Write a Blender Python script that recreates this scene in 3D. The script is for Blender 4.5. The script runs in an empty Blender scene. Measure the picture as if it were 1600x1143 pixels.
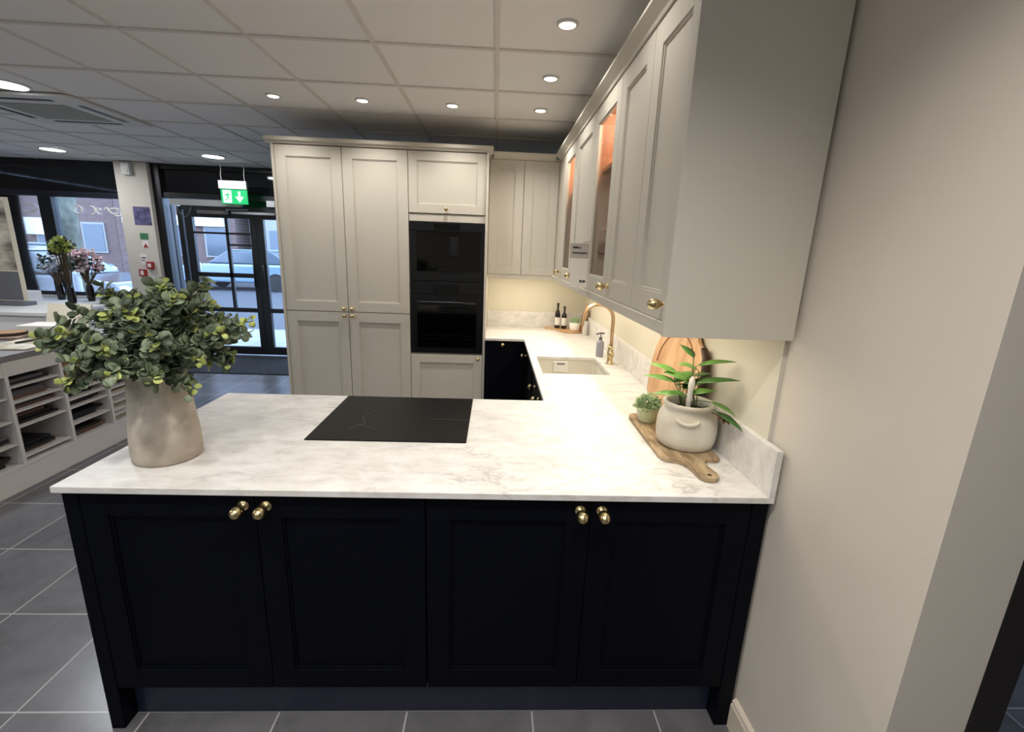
import bpy, bmesh, math, random
from mathutils import Vector, Matrix
random.seed(7)
C = bpy.context.scene.collection
PI = math.pi

# ------------------------------------------------------------------ helpers
def lin(c):
    if isinstance(c, str):
        c = tuple(int(c[i:i+2], 16)/255 for i in (0, 2, 4))
    return tuple(v/12.92 if v <= .04045 else ((v+.055)/1.055)**2.4 for v in c)

class NT:
    def __init__(s, name):
        s.m = bpy.data.materials.new(name); s.m.use_nodes = True
        s.t = s.m.node_tree; s.n = s.t.nodes; s.l = s.t.links
        s.b = s.n['Principled BSDF']
    def node(s, typ, **kw):
        n = s.n.new(typ)
        for k, v in kw.items():
            if k.startswith('i_'):
                n.inputs[k[2:].replace('_', ' ')].default_value = v
            else: setattr(n, k, v)
        return n
    def link(s, a, b): s.l.new(a, b)

def mat(name, col, rough=.5, metal=0, var=0, vscale=8, bump=0, bscale=60, emit=None, estr=0, spec=None, coat=0, col2=None, stretch=None):
    t = NT(name); c = lin(col)
    b = t.b
    b.inputs['Base Color'].default_value = (*c, 1)
    b.inputs['Roughness'].default_value = rough
    b.inputs['Metallic'].default_value = metal
    if spec is not None: b.inputs['Specular IOR Level'].default_value = spec
    if coat: b.inputs['Coat Weight'].default_value = coat; b.inputs['Coat Roughness'].default_value = .1
    tc = t.node('ShaderNodeTexCoord')
    if var or col2:
        mp = t.node('ShaderNodeMapping')
        if stretch: mp.inputs['Scale'].default_value = stretch
        t.link(tc.outputs['Object'], mp.inputs['Vector'])
        nz = t.node('ShaderNodeTexNoise'); nz.inputs['Scale'].default_value = vscale; nz.inputs['Detail'].default_value = 5
        t.link(mp.outputs[0], nz.inputs['Vector'])
        r = t.node('ShaderNodeValToRGB')
        r.color_ramp.elements[0].position = .35; r.color_ramp.elements[1].position = .65
        if col2: a = lin(col2)
        else: a = tuple(v*(1-var) for v in c)
        r.color_ramp.elements[0].color = (*a, 1)
        r.color_ramp.elements[1].color = (*(tuple(min(1, v*(1+var*.6)) for v in c)), 1)
        t.link(nz.outputs['Fac'], r.inputs[0]); t.link(r.outputs[0], b.inputs['Base Color'])
    if bump:
        n2 = t.node('ShaderNodeTexNoise'); n2.inputs['Scale'].default_value = bscale; n2.inputs['Detail'].default_value = 4
        t.link(tc.outputs['Object'], n2.inputs['Vector'])
        bp = t.node('ShaderNodeBump'); bp.inputs['Strength'].default_value = bump; bp.inputs['Distance'].default_value = .01
        t.link(n2.outputs['Fac'], bp.inputs['Height']); t.link(bp.outputs[0], b.inputs['Normal'])
    if emit:
        b.inputs['Emission Color'].default_value = (*lin(emit), 1); b.inputs['Emission Strength'].default_value = estr
    return t.m

def leafmat(name, c1, c2, rough=.5):
    t = NT(name)
    g = t.node('ShaderNodeNewGeometry'); r = t.node('ShaderNodeValToRGB')
    r.color_ramp.elements[0].color = (*lin(c1), 1); r.color_ramp.elements[1].color = (*lin(c2), 1)
    t.link(g.outputs['Random Per Island'], r.inputs[0]); t.link(r.outputs[0], t.b.inputs['Base Color'])
    t.b.inputs['Roughness'].default_value = rough
    return t.m

def glassmat(name, tint=(1, 1, 1), gl=1.0):
    t = NT(name); t.n.remove(t.b)
    tr = t.node('ShaderNodeBsdfTransparent'); tr.inputs[0].default_value = (*tint, 1)
    gs = t.node('ShaderNodeBsdfGlossy'); gs.inputs['Roughness'].default_value = .02
    fr = t.node('ShaderNodeFresnel'); fr.inputs[0].default_value = 1.45
    mu = t.node('ShaderNodeMath', operation='MULTIPLY'); mu.inputs[1].default_value = gl
    mx = t.node('ShaderNodeMixShader')
    t.link(fr.outputs[0], mu.inputs[0]); t.link(mu.outputs[0], mx.inputs[0])
    t.link(tr.outputs[0], mx.inputs[1]); t.link(gs.outputs[0], mx.inputs[2])
    t.link(mx.outputs[0], t.n['Material Output'].inputs[0])
    return t.m

class MB:
    def __init__(s): s.bm = bmesh.new()
    def face(s, vs):
        try: return s.bm.faces.new(vs)
        except ValueError: return None
    def box(s, x0, x1, y0, y1, z0, z1):
        x0, x1 = sorted((x0, x1)); y0, y1 = sorted((y0, y1)); z0, z1 = sorted((z0, z1))
        v = [s.bm.verts.new(p) for p in ((x0,y0,z0),(x1,y0,z0),(x1,y1,z0),(x0,y1,z0),(x0,y0,z1),(x1,y0,z1),(x1,y1,z1),(x0,y1,z1))]
        for f in ((0,3,2,1),(4,5,6,7),(0,1,5,4),(1,2,6,5),(2,3,7,6),(3,0,4,7)): s.face([v[i] for i in f])
        return s
    def pbox(s, P, u0, u1, w0, w1, d0, d1):
        a = P(u0, w0, d0); b = P(u1, w1, d1)
        return s.box(a[0], b[0], a[1], b[1], a[2], b[2])
    def revolve(s, o, ax, prof, n=24, sc=(1, 1)):
        ax = Vector(ax).normalized(); t = Vector((0, 0, 1)) if abs(ax.z) < .9 else Vector((1, 0, 0))
        e1 = ax.cross(t).normalized(); e2 = ax.cross(e1); o = Vector(o); rings = []
        for r, h in prof:
            if r < 1e-6: rings.append([s.bm.verts.new(o+ax*h)])
            else: rings.append([s.bm.verts.new(o+ax*h+(e1*math.cos(2*PI*i/n)*sc[0]+e2*math.sin(2*PI*i/n)*sc[1])*r) for i in range(n)])
        for a, b in zip(rings, rings[1:]):
            for i in range(n):
                j = (i+1) % n
                if len(a) == 1 and len(b) == 1: continue
                if len(a) == 1: s.face([a[0], b[j], b[i]])
                elif len(b) == 1: s.face([a[i], a[j], b[0]])
                else: s.face([a[i], a[j], b[j], b[i]])
        return s
    def cyl(s, o, ax, r, h, n=24):
        return s.revolve(o, ax, [(0, 0), (r, 0), (r, h), (0, h)], n)
    def tube(s, pts, r, n=8, caps=True):
        pts = [Vector(p) for p in pts]; rings = []; up = None
        for i, p in enumerate(pts):
            d = (pts[min(i+1, len(pts)-1)]-pts[max(i-1, 0)]).normalized()
            if up is None: up = d.orthogonal().normalized()
            e1 = (up-d*up.dot(d)).normalized(); up = e1; e2 = d.cross(e1)
            rr = r[i] if isinstance(r, (list, tuple)) else r
            rings.append([s.bm.verts.new(p+(e1*math.cos(2*PI*k/n)+e2*math.sin(2*PI*k/n))*rr) for k in range(n)])
        for a, b in zip(rings, rings[1:]):
            for k in range(n): s.face([a[k], a[(k+1) % n], b[(k+1) % n], b[k]])
        if caps: s.face(rings[0][::-1]); s.face(rings[-1])
        return s
    def prism(s, poly, h0, h1, P=lambda u, w, d: (u, w, d)):
        a = [s.bm.verts.new(P(u, w, h0)) for u, w in poly]; b = [s.bm.verts.new(P(u, w, h1)) for u, w in poly]
        s.face(a[::-1]); s.face(b); n = len(poly)
        for i in range(n): s.face([a[i], a[(i+1) % n], b[(i+1) % n], b[i]])
        return s
    def ball(s, c, r, n=10, sc=(1, 1, 1)):
        vs = bmesh.ops.create_icosphere(s.bm, subdivisions=2 if n < 16 else 3, radius=r)['verts']
        for v in vs: v.co = Vector((v.co.x*sc[0], v.co.y*sc[1], v.co.z*sc[2]))+Vector(c)
        return s
    def leaf(s, base, d, nrm, L, W, cup=.15, shape='round', seg=6):
        d = Vector(d).normalized(); nrm = Vector(nrm); side = d.cross(nrm)
        if side.length < 1e-4: side = d.orthogonal()
        side.normalize(); nrm = side.cross(d).normalized(); base = Vector(base)
        mid = []; lf = []; rt = []
        for i in range(seg+1):
            t = i/seg
            if shape == 'round': w = math.sin(PI*min(1, max(0, t)))**.55 if 0 < t < 1 else 0
            else: w = math.sin(PI*t**.75)**.9 if 0 < t < 1 else 0
            droop = -cup*t*t*L if shape != 'round' else -cup*.5*t*t*L
            c = base+d*L*t+nrm*droop
            mid.append(s.bm.verts.new(c))
            if 0 < i < seg:
                lf.append(s.bm.verts.new(c+side*W*w*.5+nrm*cup*W*w*.35)); rt.append(s.bm.verts.new(c-side*W*w*.5+nrm*cup*W*w*.35))
        for i in range(seg):
            for S in (lf, rt):
                a = S[i-1] if i > 0 else None; b = S[i] if i < seg-1 else None
                vs = [mid[i], mid[i+1]]+([b] if b else [])+([a] if a else [])
                if S is lf: vs = vs[::-1]
                s.face(vs)
        return s
    def done(s, name, m, parent=None, origin=None, smooth=False, bevel=0, seg=2, solid=0, subd=0):
        bmesh.ops.recalc_face_normals(s.bm, faces=s.bm.faces[:]) if not solid else None
        me = bpy.data.meshes.new(name)
        if origin is None: origin = parent['wloc'] if parent and 'wloc' in parent else (0, 0, 0)
        if parent is None and origin == (0, 0, 0):
            xs = [v.co for v in s.bm.verts]
            origin = ((min(c.x for c in xs)+max(c.x for c in xs))/2, (min(c.y for c in xs)+max(c.y for c in xs))/2, min(c.z for c in xs))
        o3 = Vector(origin)
        for v in s.bm.verts: v.co -= o3
        s.bm.to_mesh(me); s.bm.free()
        if isinstance(m, (list, tuple)):
            for q in m: me.materials.append(q)
        else: me.materials.append(m)
        if smooth:
            for p in me.polygons: p.use_smooth = True
        o = bpy.data.objects.new(name, me); C.objects.link(o)
        if parent is None: o.location = origin
        else: o.parent = parent
        WL[o] = tuple(origin)
        if bevel:
            b = o.modifiers.new('bevel', 'BEVEL'); b.width = bevel; b.segments = seg; b.limit_method = 'ANGLE'; b.angle_limit = math.radians(40)
        if solid:
            b = o.modifiers.new('solid', 'SOLIDIFY'); b.thickness = solid; b.offset = 0
        if subd:
            b = o.modifiers.new('sub', 'SUBSURF'); b.levels = subd; b.render_levels = subd
        return o
WL = {}
def part(name, mb, m, parent, **k):
    return mb.done(name, m, parent, origin=WL[parent], **k)
def thing(name, label, cat, loc, group=None):
    o = bpy.data.objects.new(name, None); C.objects.link(o); o.location = loc; o.empty_display_size = .05
    o['label'] = label; o['category'] = cat
    if group: o['group'] = group
    WL[o] = tuple(loc); return o
def tag(o, label, cat, group=None, kind=None):
    o['label'] = label; o['category'] = cat
    if group: o['group'] = group
    if kind: o['kind'] = kind
    return o
def struct(name, mb, m, label=None, **k):
    o = mb.done(name, m, None, **k); o['kind'] = 'structure'
    if label: o['label'] = label
    return o
def south(pl): return lambda u, w, d: (u, pl-d, w)      # front faces the camera side (-y)
def west(pl): return lambda u, w, d: (pl-d, u, w)       # front faces -x

# ------------------------------------------------------------------ materials
def marble():
    t = NT('veined_quartz'); tc = t.node('ShaderNodeTexCoord')
    mp = t.node('ShaderNodeMapping'); mp.inputs['Rotation'].default_value = (0, 0, .5); mp.inputs['Scale'].default_value = (1, 2.2, 1.6)
    t.link(tc.outputs['Object'], mp.inputs[0])
    n1 = t.node('ShaderNodeTexNoise'); n1.inputs['Scale'].default_value = 8.5; n1.inputs['Detail'].default_value = 9; n1.inputs['Roughness'].default_value = .68; n1.inputs['Distortion'].default_value = .35
    t.link(mp.outputs[0], n1.inputs['Vector'])
    r1 = t.node('ShaderNodeValToRGB'); e = r1.color_ramp.elements
    e[0].position = .34; e[0].color = (*lin('c8c4bf'), 1); e[1].position = .6; e[1].color = (*lin('e3e0db'), 1)
    x = e.new(.44); x.color = (*lin('d6d2cb'), 1)
    t.link(n1.outputs['Fac'], r1.inputs[0])
    # long darker veins
    n2 = t.node('ShaderNodeTexNoise'); n2.inputs['Scale'].default_value = 2.1; n2.inputs['Detail'].default_value = 7; n2.inputs['Roughness'].default_value = .62; n2.inputs['Distortion'].default_value = .8
    t.link(mp.outputs[0], n2.inputs['Vector'])
    sb = t.node('ShaderNodeMath', operation='SUBTRACT'); sb.inputs[1].default_value = .5; t.link(n2.outputs['Fac'], sb.inputs[0])
    ab = t.node('ShaderNodeMath', operation='ABSOLUTE'); t.link(sb.outputs[0], ab.inputs[0])
    r2 = t.node('ShaderNodeValToRGB'); r2.color_ramp.elements[0].position = 0; r2.color_ramp.elements[0].color = (1, 1, 1, 1); r2.color_ramp.elements[1].position = .022; r2.color_ramp.elements[1].color = (0, 0, 0, 1)
    t.link(ab.outputs[0], r2.inputs[0])
    n3 = t.node('ShaderNodeTexNoise'); n3.inputs['Scale'].default_value = 1.7; n3.inputs['Detail'].default_value = 3; t.link(tc.outputs['Object'], n3.inputs['Vector'])
    r3 = t.node('ShaderNodeValToRGB'); r3.color_ramp.elements[0].position = .5; r3.color_ramp.elements[1].position = .66
    t.link(n3.outputs['Fac'], r3.inputs[0])
    mu = t.node('ShaderNodeMath', operation='MULTIPLY'); t.link(r2.outputs[0], mu.inputs[0]); t.link(r3.outputs[0], mu.inputs[1])
    m2 = t.node('ShaderNodeMath', operation='MULTIPLY'); m2.inputs[1].default_value = .5; t.link(mu.outputs[0], m2.inputs[0])
    mx = t.node('ShaderNodeMixRGB'); mx.inputs[2].default_value = (*lin('8a837b'), 1)
    t.link(m2.outputs[0], mx.inputs[0]); t.link(r1.outputs[0], mx.inputs[1]); t.link(mx.outputs[0], t.b.inputs['Base Color'])
    t.b.inputs['Roughness'].default_value = .45
    return t.m

def tilemat(name, px, py, x0, y0, g, c1, c2, cg, rough):
    t = NT(name); gm = t.node('ShaderNodeTexCoord'); sp = t.node('ShaderNodeSeparateXYZ')
    t.link(gm.outputs['Object'], sp.inputs[0])
    def line(out, x0, p):
        a = t.node('ShaderNodeMath', operation='SUBTRACT'); a.inputs[1].default_value = x0; t.link(out, a.inputs[0])
        d = t.node('ShaderNodeMath', operation='DIVIDE'); d.inputs[1].default_value = p; t.link(a.outputs[0], d.inputs[0])
        q = t.node('ShaderNodeMath', operation='PINGPONG'); q.inputs[1].default_value = .5; t.link(d.outputs[0], q.inputs[0])
        l = t.node('ShaderNodeMath', operation='LESS_THAN'); l.inputs[1].default_value = g/p/2; t.link(q.outputs[0], l.inputs[0])
        f = t.node('ShaderNodeMath', operation='FLOOR'); t.link(d.outputs[0], f.inputs[0])
        return l.outputs[0], f.outputs[0]
    lx, fx = line(sp.outputs['X'], x0, px); ly, fy = line(sp.outputs['Y'], y0, py)
    mxx = t.node('ShaderNodeMath', operation='MAXIMUM'); t.link(lx, mxx.inputs[0]); t.link(ly, mxx.inputs[1])
    cb = t.node('ShaderNodeCombineXYZ'); t.link(fx, cb.inputs[0]); t.link(fy, cb.inputs[1])
    wn = t.node('ShaderNodeTexWhiteNoise'); t.link(cb.outputs[0], wn.inputs['Vector'])
    nz = t.node('ShaderNodeTexNoise'); nz.inputs['Scale'].default_value = 3.5; nz.inputs['Detail'].default_value = 8; nz.inputs['Roughness'].default_value = .65; nz.inputs['Distortion'].default_value = .6
    ad = t.node('ShaderNodeVectorMath', operation='ADD'); t.link(gm.outputs['Object'], ad.inputs[0]); t.link(wn.outputs['Color'], ad.inputs[1])
    t.link(ad.outputs[0], nz.inputs['Vector'])
    r = t.node('ShaderNodeValToRGB'); r.color_ramp.elements[0].position = .3; r.color_ramp.elements[1].position = .7
    r.color_ramp.elements[0].color = (*lin(c1), 1); r.color_ramp.elements[1].color = (*lin(c2), 1)
    t.link(nz.outputs['Fac'], r.inputs[0])
    mx = t.node('ShaderNodeMixRGB'); mx.inputs[2].default_value = (*lin(cg), 1)
    t.link(mxx.outputs[0], mx.inputs[0]); t.link(r.outputs[0], mx.inputs[1]); t.link(mx.outputs[0], t.b.inputs['Base Color'])
    t.b.inputs['Roughness'].default_value = rough
    bp = t.node('ShaderNodeBump'); bp.inputs['Strength'].default_value = .25; bp.inputs['Distance'].default_value = .002; bp.invert = True
    t.link(mxx.outputs[0], bp.inputs['Height']); t.link(bp.outputs[0], t.b.inputs['Normal'])
    return t.m

def brickmat(name, c1, c2, cm, sc=1):
    t = NT(name); tc = t.node('ShaderNodeTexCoord'); mp = t.node('ShaderNodeMapping'); mp.inputs['Rotation'].default_value = (PI/2, 0, 0)
    t.link(tc.outputs['Object'], mp.inputs[0])
    b = t.node('ShaderNodeTexBrick'); b.inputs['Scale'].default_value = 4*sc
    b.inputs['Color1'].default_value = (*lin(c1), 1); b.inputs['Color2'].default_value = (*lin(c2), 1); b.inputs['Mortar'].default_value = (*lin(cm), 1)
    t.link(mp.outputs[0], b.inputs['Vector']); t.link(b.outputs['Color'], t.b.inputs['Base Color']); t.b.inputs['Roughness'].default_value = .9
    return t.m

def woodmat(name, c1, c2, scale=(1, 12, 12), rough=.45):
    t = NT(name); tc = t.node('ShaderNodeTexCoord'); mp = t.node('ShaderNodeMapping'); mp.inputs['Scale'].default_value = scale
    t.link(tc.outputs['Object'], mp.inputs[0])
    nz = t.node('ShaderNodeTexNoise'); nz.inputs['Scale'].default_value = 5; nz.inputs['Detail'].default_value = 6; nz.inputs['Distortion'].default_value = .5
    t.link(mp.outputs[0], nz.inputs['Vector']); r = t.node('ShaderNodeValToRGB')
    r.color_ramp.elements[0].position = .35; r.color_ramp.elements[1].position = .65
    r.color_ramp.elements[0].color = (*lin(c1), 1); r.color_ramp.elements[1].color = (*lin(c2), 1)
    t.link(nz.outputs['Fac'], r.inputs[0]); t.link(r.outputs[0], t.b.inputs['Base Color']); t.b.inputs['Roughness'].default_value = rough
    return t.m

M = dict(
    quartz=marble(),
    navy=mat('navy_paint', '070911', .55, spec=.08),
    taupe=mat('taupe_paint', 'cac4b6', .5, bump=.02, bscale=200),
    cab_in=mat('cabinet_inside', 'a39a8b', .6),
    oak=woodmat('oak', 'a4714f', 'c4936e', (10, 10, 1)),
    plaster=mat('plaster', 'd2c9bb', .8, var=.03, vscale=2, bump=.04, bscale=120),
    cream=mat('cream_paint', 'd3cdba', .75),
    white=mat('white_paint', 'd6d3ce', .6),
    base=mat('baseboard_paint', 'd9ccb9', .5),
    ceil=mat('ceiling_tile', 'f3f1ee', .9, bump=.08, bscale=250),
    rail=mat('ceiling_rail', 'dedad3', .7),
    floor=tilemat('slate_tile', .443, .44, -2.021, .077, .006, '555456', '6f6e71', 'a7a5a2', .27),
    blackf=mat('black_frame', '0a0b0e', .4),
    blackg=mat('black_glass', '050607', .06, spec=.6),
    dglass=mat('dark_fascia', '101114', .05),
    hob=mat('hob_glass', '161514', .35, spec=.08),
    mark=mat('hob_mark', '4a4a48', .4),
    oven=mat('oven_black', '0e0e0f', .35, spec=.35),
    oveng=mat('oven_glass', '030304', .08, spec=.35),
    handle=mat('handle_metal', '3c3c3e', .3, metal=.8),
    brass=mat('brass', 'd2be8e', .25, metal=1),
    brush=mat('brushed_gold', 'c2a582', .42, metal=1),
    chrome=mat('chrome', 'c8c8c8', .15, metal=1),
    glass=glassmat('clear_glass'), cabglass=glassmat('cabinet_glass', (.95, .92, .88), .4),
    ceramic=mat('sink_ceramic', 'd3cfc2', .25),
    vase=mat('chalky_stoneware', 'a39888', .85, col2='c3b9ab', vscale=9, bump=.15, bscale=40),
    crock=mat('cream_stoneware', 'dcd8ca', .6, col2='c4bba9', vscale=6, bump=.08, bscale=50),
    greenpot=mat('sage_pot', 'b7bb93', .5),
    woodb=woodmat('worn_board', '80694c', 'b59e7c', (9, 2.5, 9), .65),
    woodo=woodmat('acacia', 'b3875e' , 'd6b085', (1.5, 2.6, .7), .45),
    woodd=mat('dark_bark', '3b2417', .6),
    leaf=leafmat('eucalyptus_leaf', '35432e', '8c9a7c'),
    leafy=leafmat('young_leaf', '8c9a4a', 'c6d07a'),
    leafg=leafmat('bright_leaf', '2f5c25', '73a04a', .35),
    succ=leafmat('succulent', '7c9a6a', 'c3d3ab'),
    stem=mat('stem', '5b4a33', .7), stemg=mat('green_stem', '6b7f45', .6),
    soil=mat('soil', '2c241d', .95),
    amber=mat('dark_bottle', '1a120e', .15, spec=.6), paper=mat('paper', 'e8e4da', .7), ink=mat('ink', '3b3a3a', .7),
    soap=mat('grey_glass', '8f8f98', .2, spec=.6), pump=mat('pump_grey', '5a5a60', .3, metal=.6),
    unit=mat('unit_laminate', 'e4e0dd', .6), slab=mat('unit_top', '8b8a8a', .5),
    sdark=mat('sample_dark', '1b1b1e', .4), sbrown=mat('sample_brown', '6d5142', .5), sgrey=mat('sample_grey', '5f5f63', .5), scream=mat('sample_cream', 'cfc5b0', .6), soak=woodmat('sample_oak', '9a744f', 'b48f68', (2, 14, 14)),
    green=mat('exit_green', '149a57', .4, emit='129a55', estr=.6), glow=mat('exit_white', 'f2fff6', .4, emit='eafff2', estr=.6),
    signw=mat('sign_housing', 'dcdcd8', .4),
    lens=mat('lamp_lens', 'ffffff', .4, emit='fff1dc', estr=14), lens2=mat('panel_lens', 'ffffff', .4, emit='f3f4ff', estr=9),
    led=mat('led_strip', 'ffffff', .4, emit='ffdca0', estr=2.5),
    purple=mat('poster_print', '3b3350', .5, col2='6d6a92', vscale=14), red=mat('safety_red', 'a32d2c', .5), grn=mat('safety_green', '3f7a55', .5),
    matdark=mat('entrance_mat', '2b2d31', .95, bump=.3, bscale=300),
    print1=mat('photo_print', 'cdc3b0', .5, col2='5b5347', vscale=4.5, stretch=(1, 1, 2)),
    print2=mat('botanic_print', 'dcd6c6', .6, col2='9b8d72', vscale=9),
    stone=mat('stone_sample', 'a08877', .5, col2='6f5a4c', vscale=7),
    pave=tilemat('paving', .6, .6, 0, 0, .012, '7d7c7a', '8f8e8c', '6b6a66', .8), road=mat('asphalt', '3c3d41', .85, bump=.2),
    brick=brickmat('brick', '5d4440', '6b534d', '716a66'), brick2=brickmat('dark_brick', '3d3130', '4c3f3e', '5c5652'),
    bark=mat('plane_bark', '6e7064', .9, col2='484a41', vscale=6, bump=.3, bscale=20),
    render=mat('painted_render', '8f8d89', .8), roof=mat('roof_slate', '2c2e33', .8),
    car1=mat('car_dark', '222a36', .2, coat=1), car2=mat('car_pale', '6f8494', .2, coat=1), tyre=mat('tyre', '161616', .8), carglass=mat('car_glass', '545d66', .15, spec=.5),
    bollard=mat('white_post', 'b5b9be', .5), pink=leafmat('pink_petals', 'd5a5ae', 'f2e6e6'), bluew=leafmat('white_petals', 'b9c8dc', 'f5f7fa'), dleaf=leafmat('dark_leaf', '1f2e24', '3d5140'),
    yel=leafmat('yellow_green_leaf', '9fb04c', 'd3d977'), terr=mat('pot_clay', '9a6a4c', .8),
)

ZC = 2.549; H = .90
# ------------------------------------------------------------------ setting
mb = MB(); mb.box(-9, 3, -3.8, 5.5, -.1, 0); fl = struct('floor', mb, M['floor'], origin=(0, 0, 0.0)) if False else None
bm_ = MB(); bm_.box(-9, 3, -3.8, 5.5, -.1, 0)
fl = bm_.done('floor', M['floor'], None, origin=(0, 0, 1e-9)); fl['kind'] = 'structure'
# ceiling: recessed tiles and a rail grid
mb = MB(); mb.box(-9, 3, -3.8, 5.6, ZC+.006, ZC+.1); ce = struct('ceiling', mb, M['ceil'], origin=(0, 0, ZC))
mb = MB(); x = -.8866-.6*13
while x < 3: mb.box(x-.012, x+.012, -3.8, 5.5, ZC, ZC+.008); x += .6
y = 1.328-.6*8
while y < 5.5: mb.box(-9, 3, y-.012, y+.012, ZC-.001, ZC+.0075); y += .6
part('ceiling_rails', mb, M['rail'], ce)
# right wall (12 mm step beside the worktop end), open end at y=-.475
mb = MB(); mb.prism([(.012, -.475), (.012, .087), (0, .087), (0, 5.45), (.19, 5.45), (.19, -.475)][::-1], 0, ZC+.01)
for q in mb.bm.faces:
    if abs(q.calc_center_median().x) < .001: q.material_index = 1
struct('wall_right', mb, [M['plaster'], M['cream']])
mb = MB(); mb.box(-2.62, 0, 3.167, 3.26, 0, 2.36); struct('wall_back', mb, M['cream'])
mb = MB(); mb.box(-9, 3, -3.9, -3.8, 0, ZC); struct('wall_near', mb, M['plaster'])
mb = MB(); mb.box(-9.1, -9, -3.8, 5.6, 0, ZC); struct('wall_left', mb, M['plaster'])
mb = MB(); mb.box(2.9, 3, -3.8, 5.6, 0, ZC); struct('wall_outer', mb, M['plaster'])
# dark jamb at the free end of the right wall
mb = MB(); mb.box(.191, .272, -.475, -.40, 0, ZC); mb.box(.191, .215, -.40, -.1, 0, ZC); struct('trim_1', mb, M['blackf'] if False else mat('dark_oak_jamb', '1c1613', .5), bevel=.003)
# moulded baseboard
mb = MB(); P = lambda u, w, d: (u, d, w)
mb.prism([(.012, 0), (-.006, 0), (-.006, .095), (-.002, .104), (-.002, .112), (.006, .12), (.012, .12)], -.475, .018, P)
struct('baseboard_right', mb, M['base'])
# ---- far facade
YF = 5.45
mb = MB(); mb.box(-5.83, -5.42, YF-.12, YF+.1, 0, ZC); struct('wall_far', mb, M['plaster'])
mb = MB(); mb.box(-9, -5.83, YF-.02, YF+.12, 0, .76); struct('wall_sill', mb, M['white'])
mb = MB(); mb.box(-9, -5.83, YF-.14, YF+.04, .761, .79); struct('trim_2', mb, M['white'])
def window(name, x0, x1, z0, z1):
    mb = MB(); f = .045
    mb.box(x0, x1, YF-.03, YF+.06, z1, z1+.07); mb.box(x0, x1, YF-.03, YF+.06, z0, z0+f)
    mb.box(x0, x0+f+.02, YF-.03, YF+.06, z0, z1); mb.box(x1-f-.02, x1, YF-.03, YF+.06, z0, z1)
    o = struct(name, mb, mat('window_frame_blue_black', '1a1e27', .4), bevel=.003)
    g = MB(); g.box(x0+f, x1-f, YF+.01, YF+.02, z0+.02, z1); part('glass', g, M['glass'], o)
    g = MB(); g.box(x0, x1, YF, YF+.05, z1+.071, ZC+.004); part('transom_panel', g, M['dglass'], o)
    return o
window('window_1', -8.95, -6.835, .792, 2.09); window('window_2', -6.833, -5.832, .792, 2.09)
mb = MB(); mb.box(-6.915, -6.75, YF-.06, YF-.031, .79, 2.12); struct('trim_3', mb, M['blackf'], bevel=.002)
# ---- entrance door set
mb = MB()
mb.box(-5.418, -5.315, YF-.06, YF+.08, 0, ZC)                      # outer post
mb.box(-5.315, .0, YF-.04, YF+.06, 2.13, 2.2); mb.box(-5.315, 0, YF-.04, YF+.06, 2.49, ZC)
mb.box(-5.245, -5.232, YF-.03, YF+.05, 0, 2.13); mb.box(-5.16, -4.975 if False else -5.10, YF-.04, YF+.06, 0, 2.03)
mb.box(-3.15, -3.05, YF-.06, YF+.08, 0, 2.13); mb.box(-5.10, -3.15, YF-.05, YF+.06, 1.99, 2.055)
dr = struct('door_1', mb, M['blackf'], bevel=.002)
mb = MB(); mb.box(-5.23, -4.30, YF-.055, YF-.045, 2.045, 2.12); mb.box(-4.2, -3.15, YF-.05, YF-.045, 2.06, 2.12) if False else None
part('header_strip', mb, mat('pale_header', 'a9a7a3', .5), dr)
mb = MB(); mb.box(-5.315, 0, YF, YF+.03, 2.2, 2.49); mb.box(-4.30, -3.15, YF, YF+.03, 2.055, 2.13); part('transom_panel', mb, M['dglass'], dr)
mb = MB(); mb.box(-5.315, -5.16, YF+.005, YF+.012, 0, 2.045); part('sidelight_glass', mb, M['glass'], dr)
mb = MB(); mb.box(-3.05, 0, YF, YF+.05, 0, 2.13); part('side_panel', mb, M['dglass'], dr)
def leafdoor(x0, x1, bars):
    mb = MB(); a, b = x0+.10, x1-.08
    mb.box(x0, a, YF-.03, YF+.03, .02, 1.985); mb.box(b, x1, YF-.03, YF+.03, .02, 1.985)
    mb.box(a, b, YF-.03, YF+.03, 1.90, 1.985); mb.box(a, b, YF-.03, YF+.03, .02, .13); mb.box(a, b, YF-.03, YF+.03, .63, .69)
    o = part('door_leaf', mb, M['blackf'], dr, bevel=.002)
    g = MB(); g.box(a, b, YF-.003, YF+.003, .13, 1.90); part('glass', g, M['glass'], o)
    if bars:
        g = MB(); xm = a+.56*(b-a)+.02
        g.box(xm-.02, xm+.02, YF-.02, YF+.02, .69, 1.90)
        for z, xx, t in ((1.70, a, .013), (1.55, xm, .012), (1.14, a, .03)): g.box(xx, b, YF-.02, YF+.02, z-t, z+t)
        part('glazing_bars', g, M['blackf'], o)
    h = MB(); xh = b+.03 if bars else a-.03
    h.tube([(xh, YF-.03, 1.0), (xh, YF-.08, 1.0), (xh, YF-.08, 1.3), (xh, YF-.03, 1.3)], .01); part('handle', h, M['blackf'], o, smooth=True)
leafdoor(-5.08, -4.145, True); leafdoor(-4.14, -3.16, False)
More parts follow.
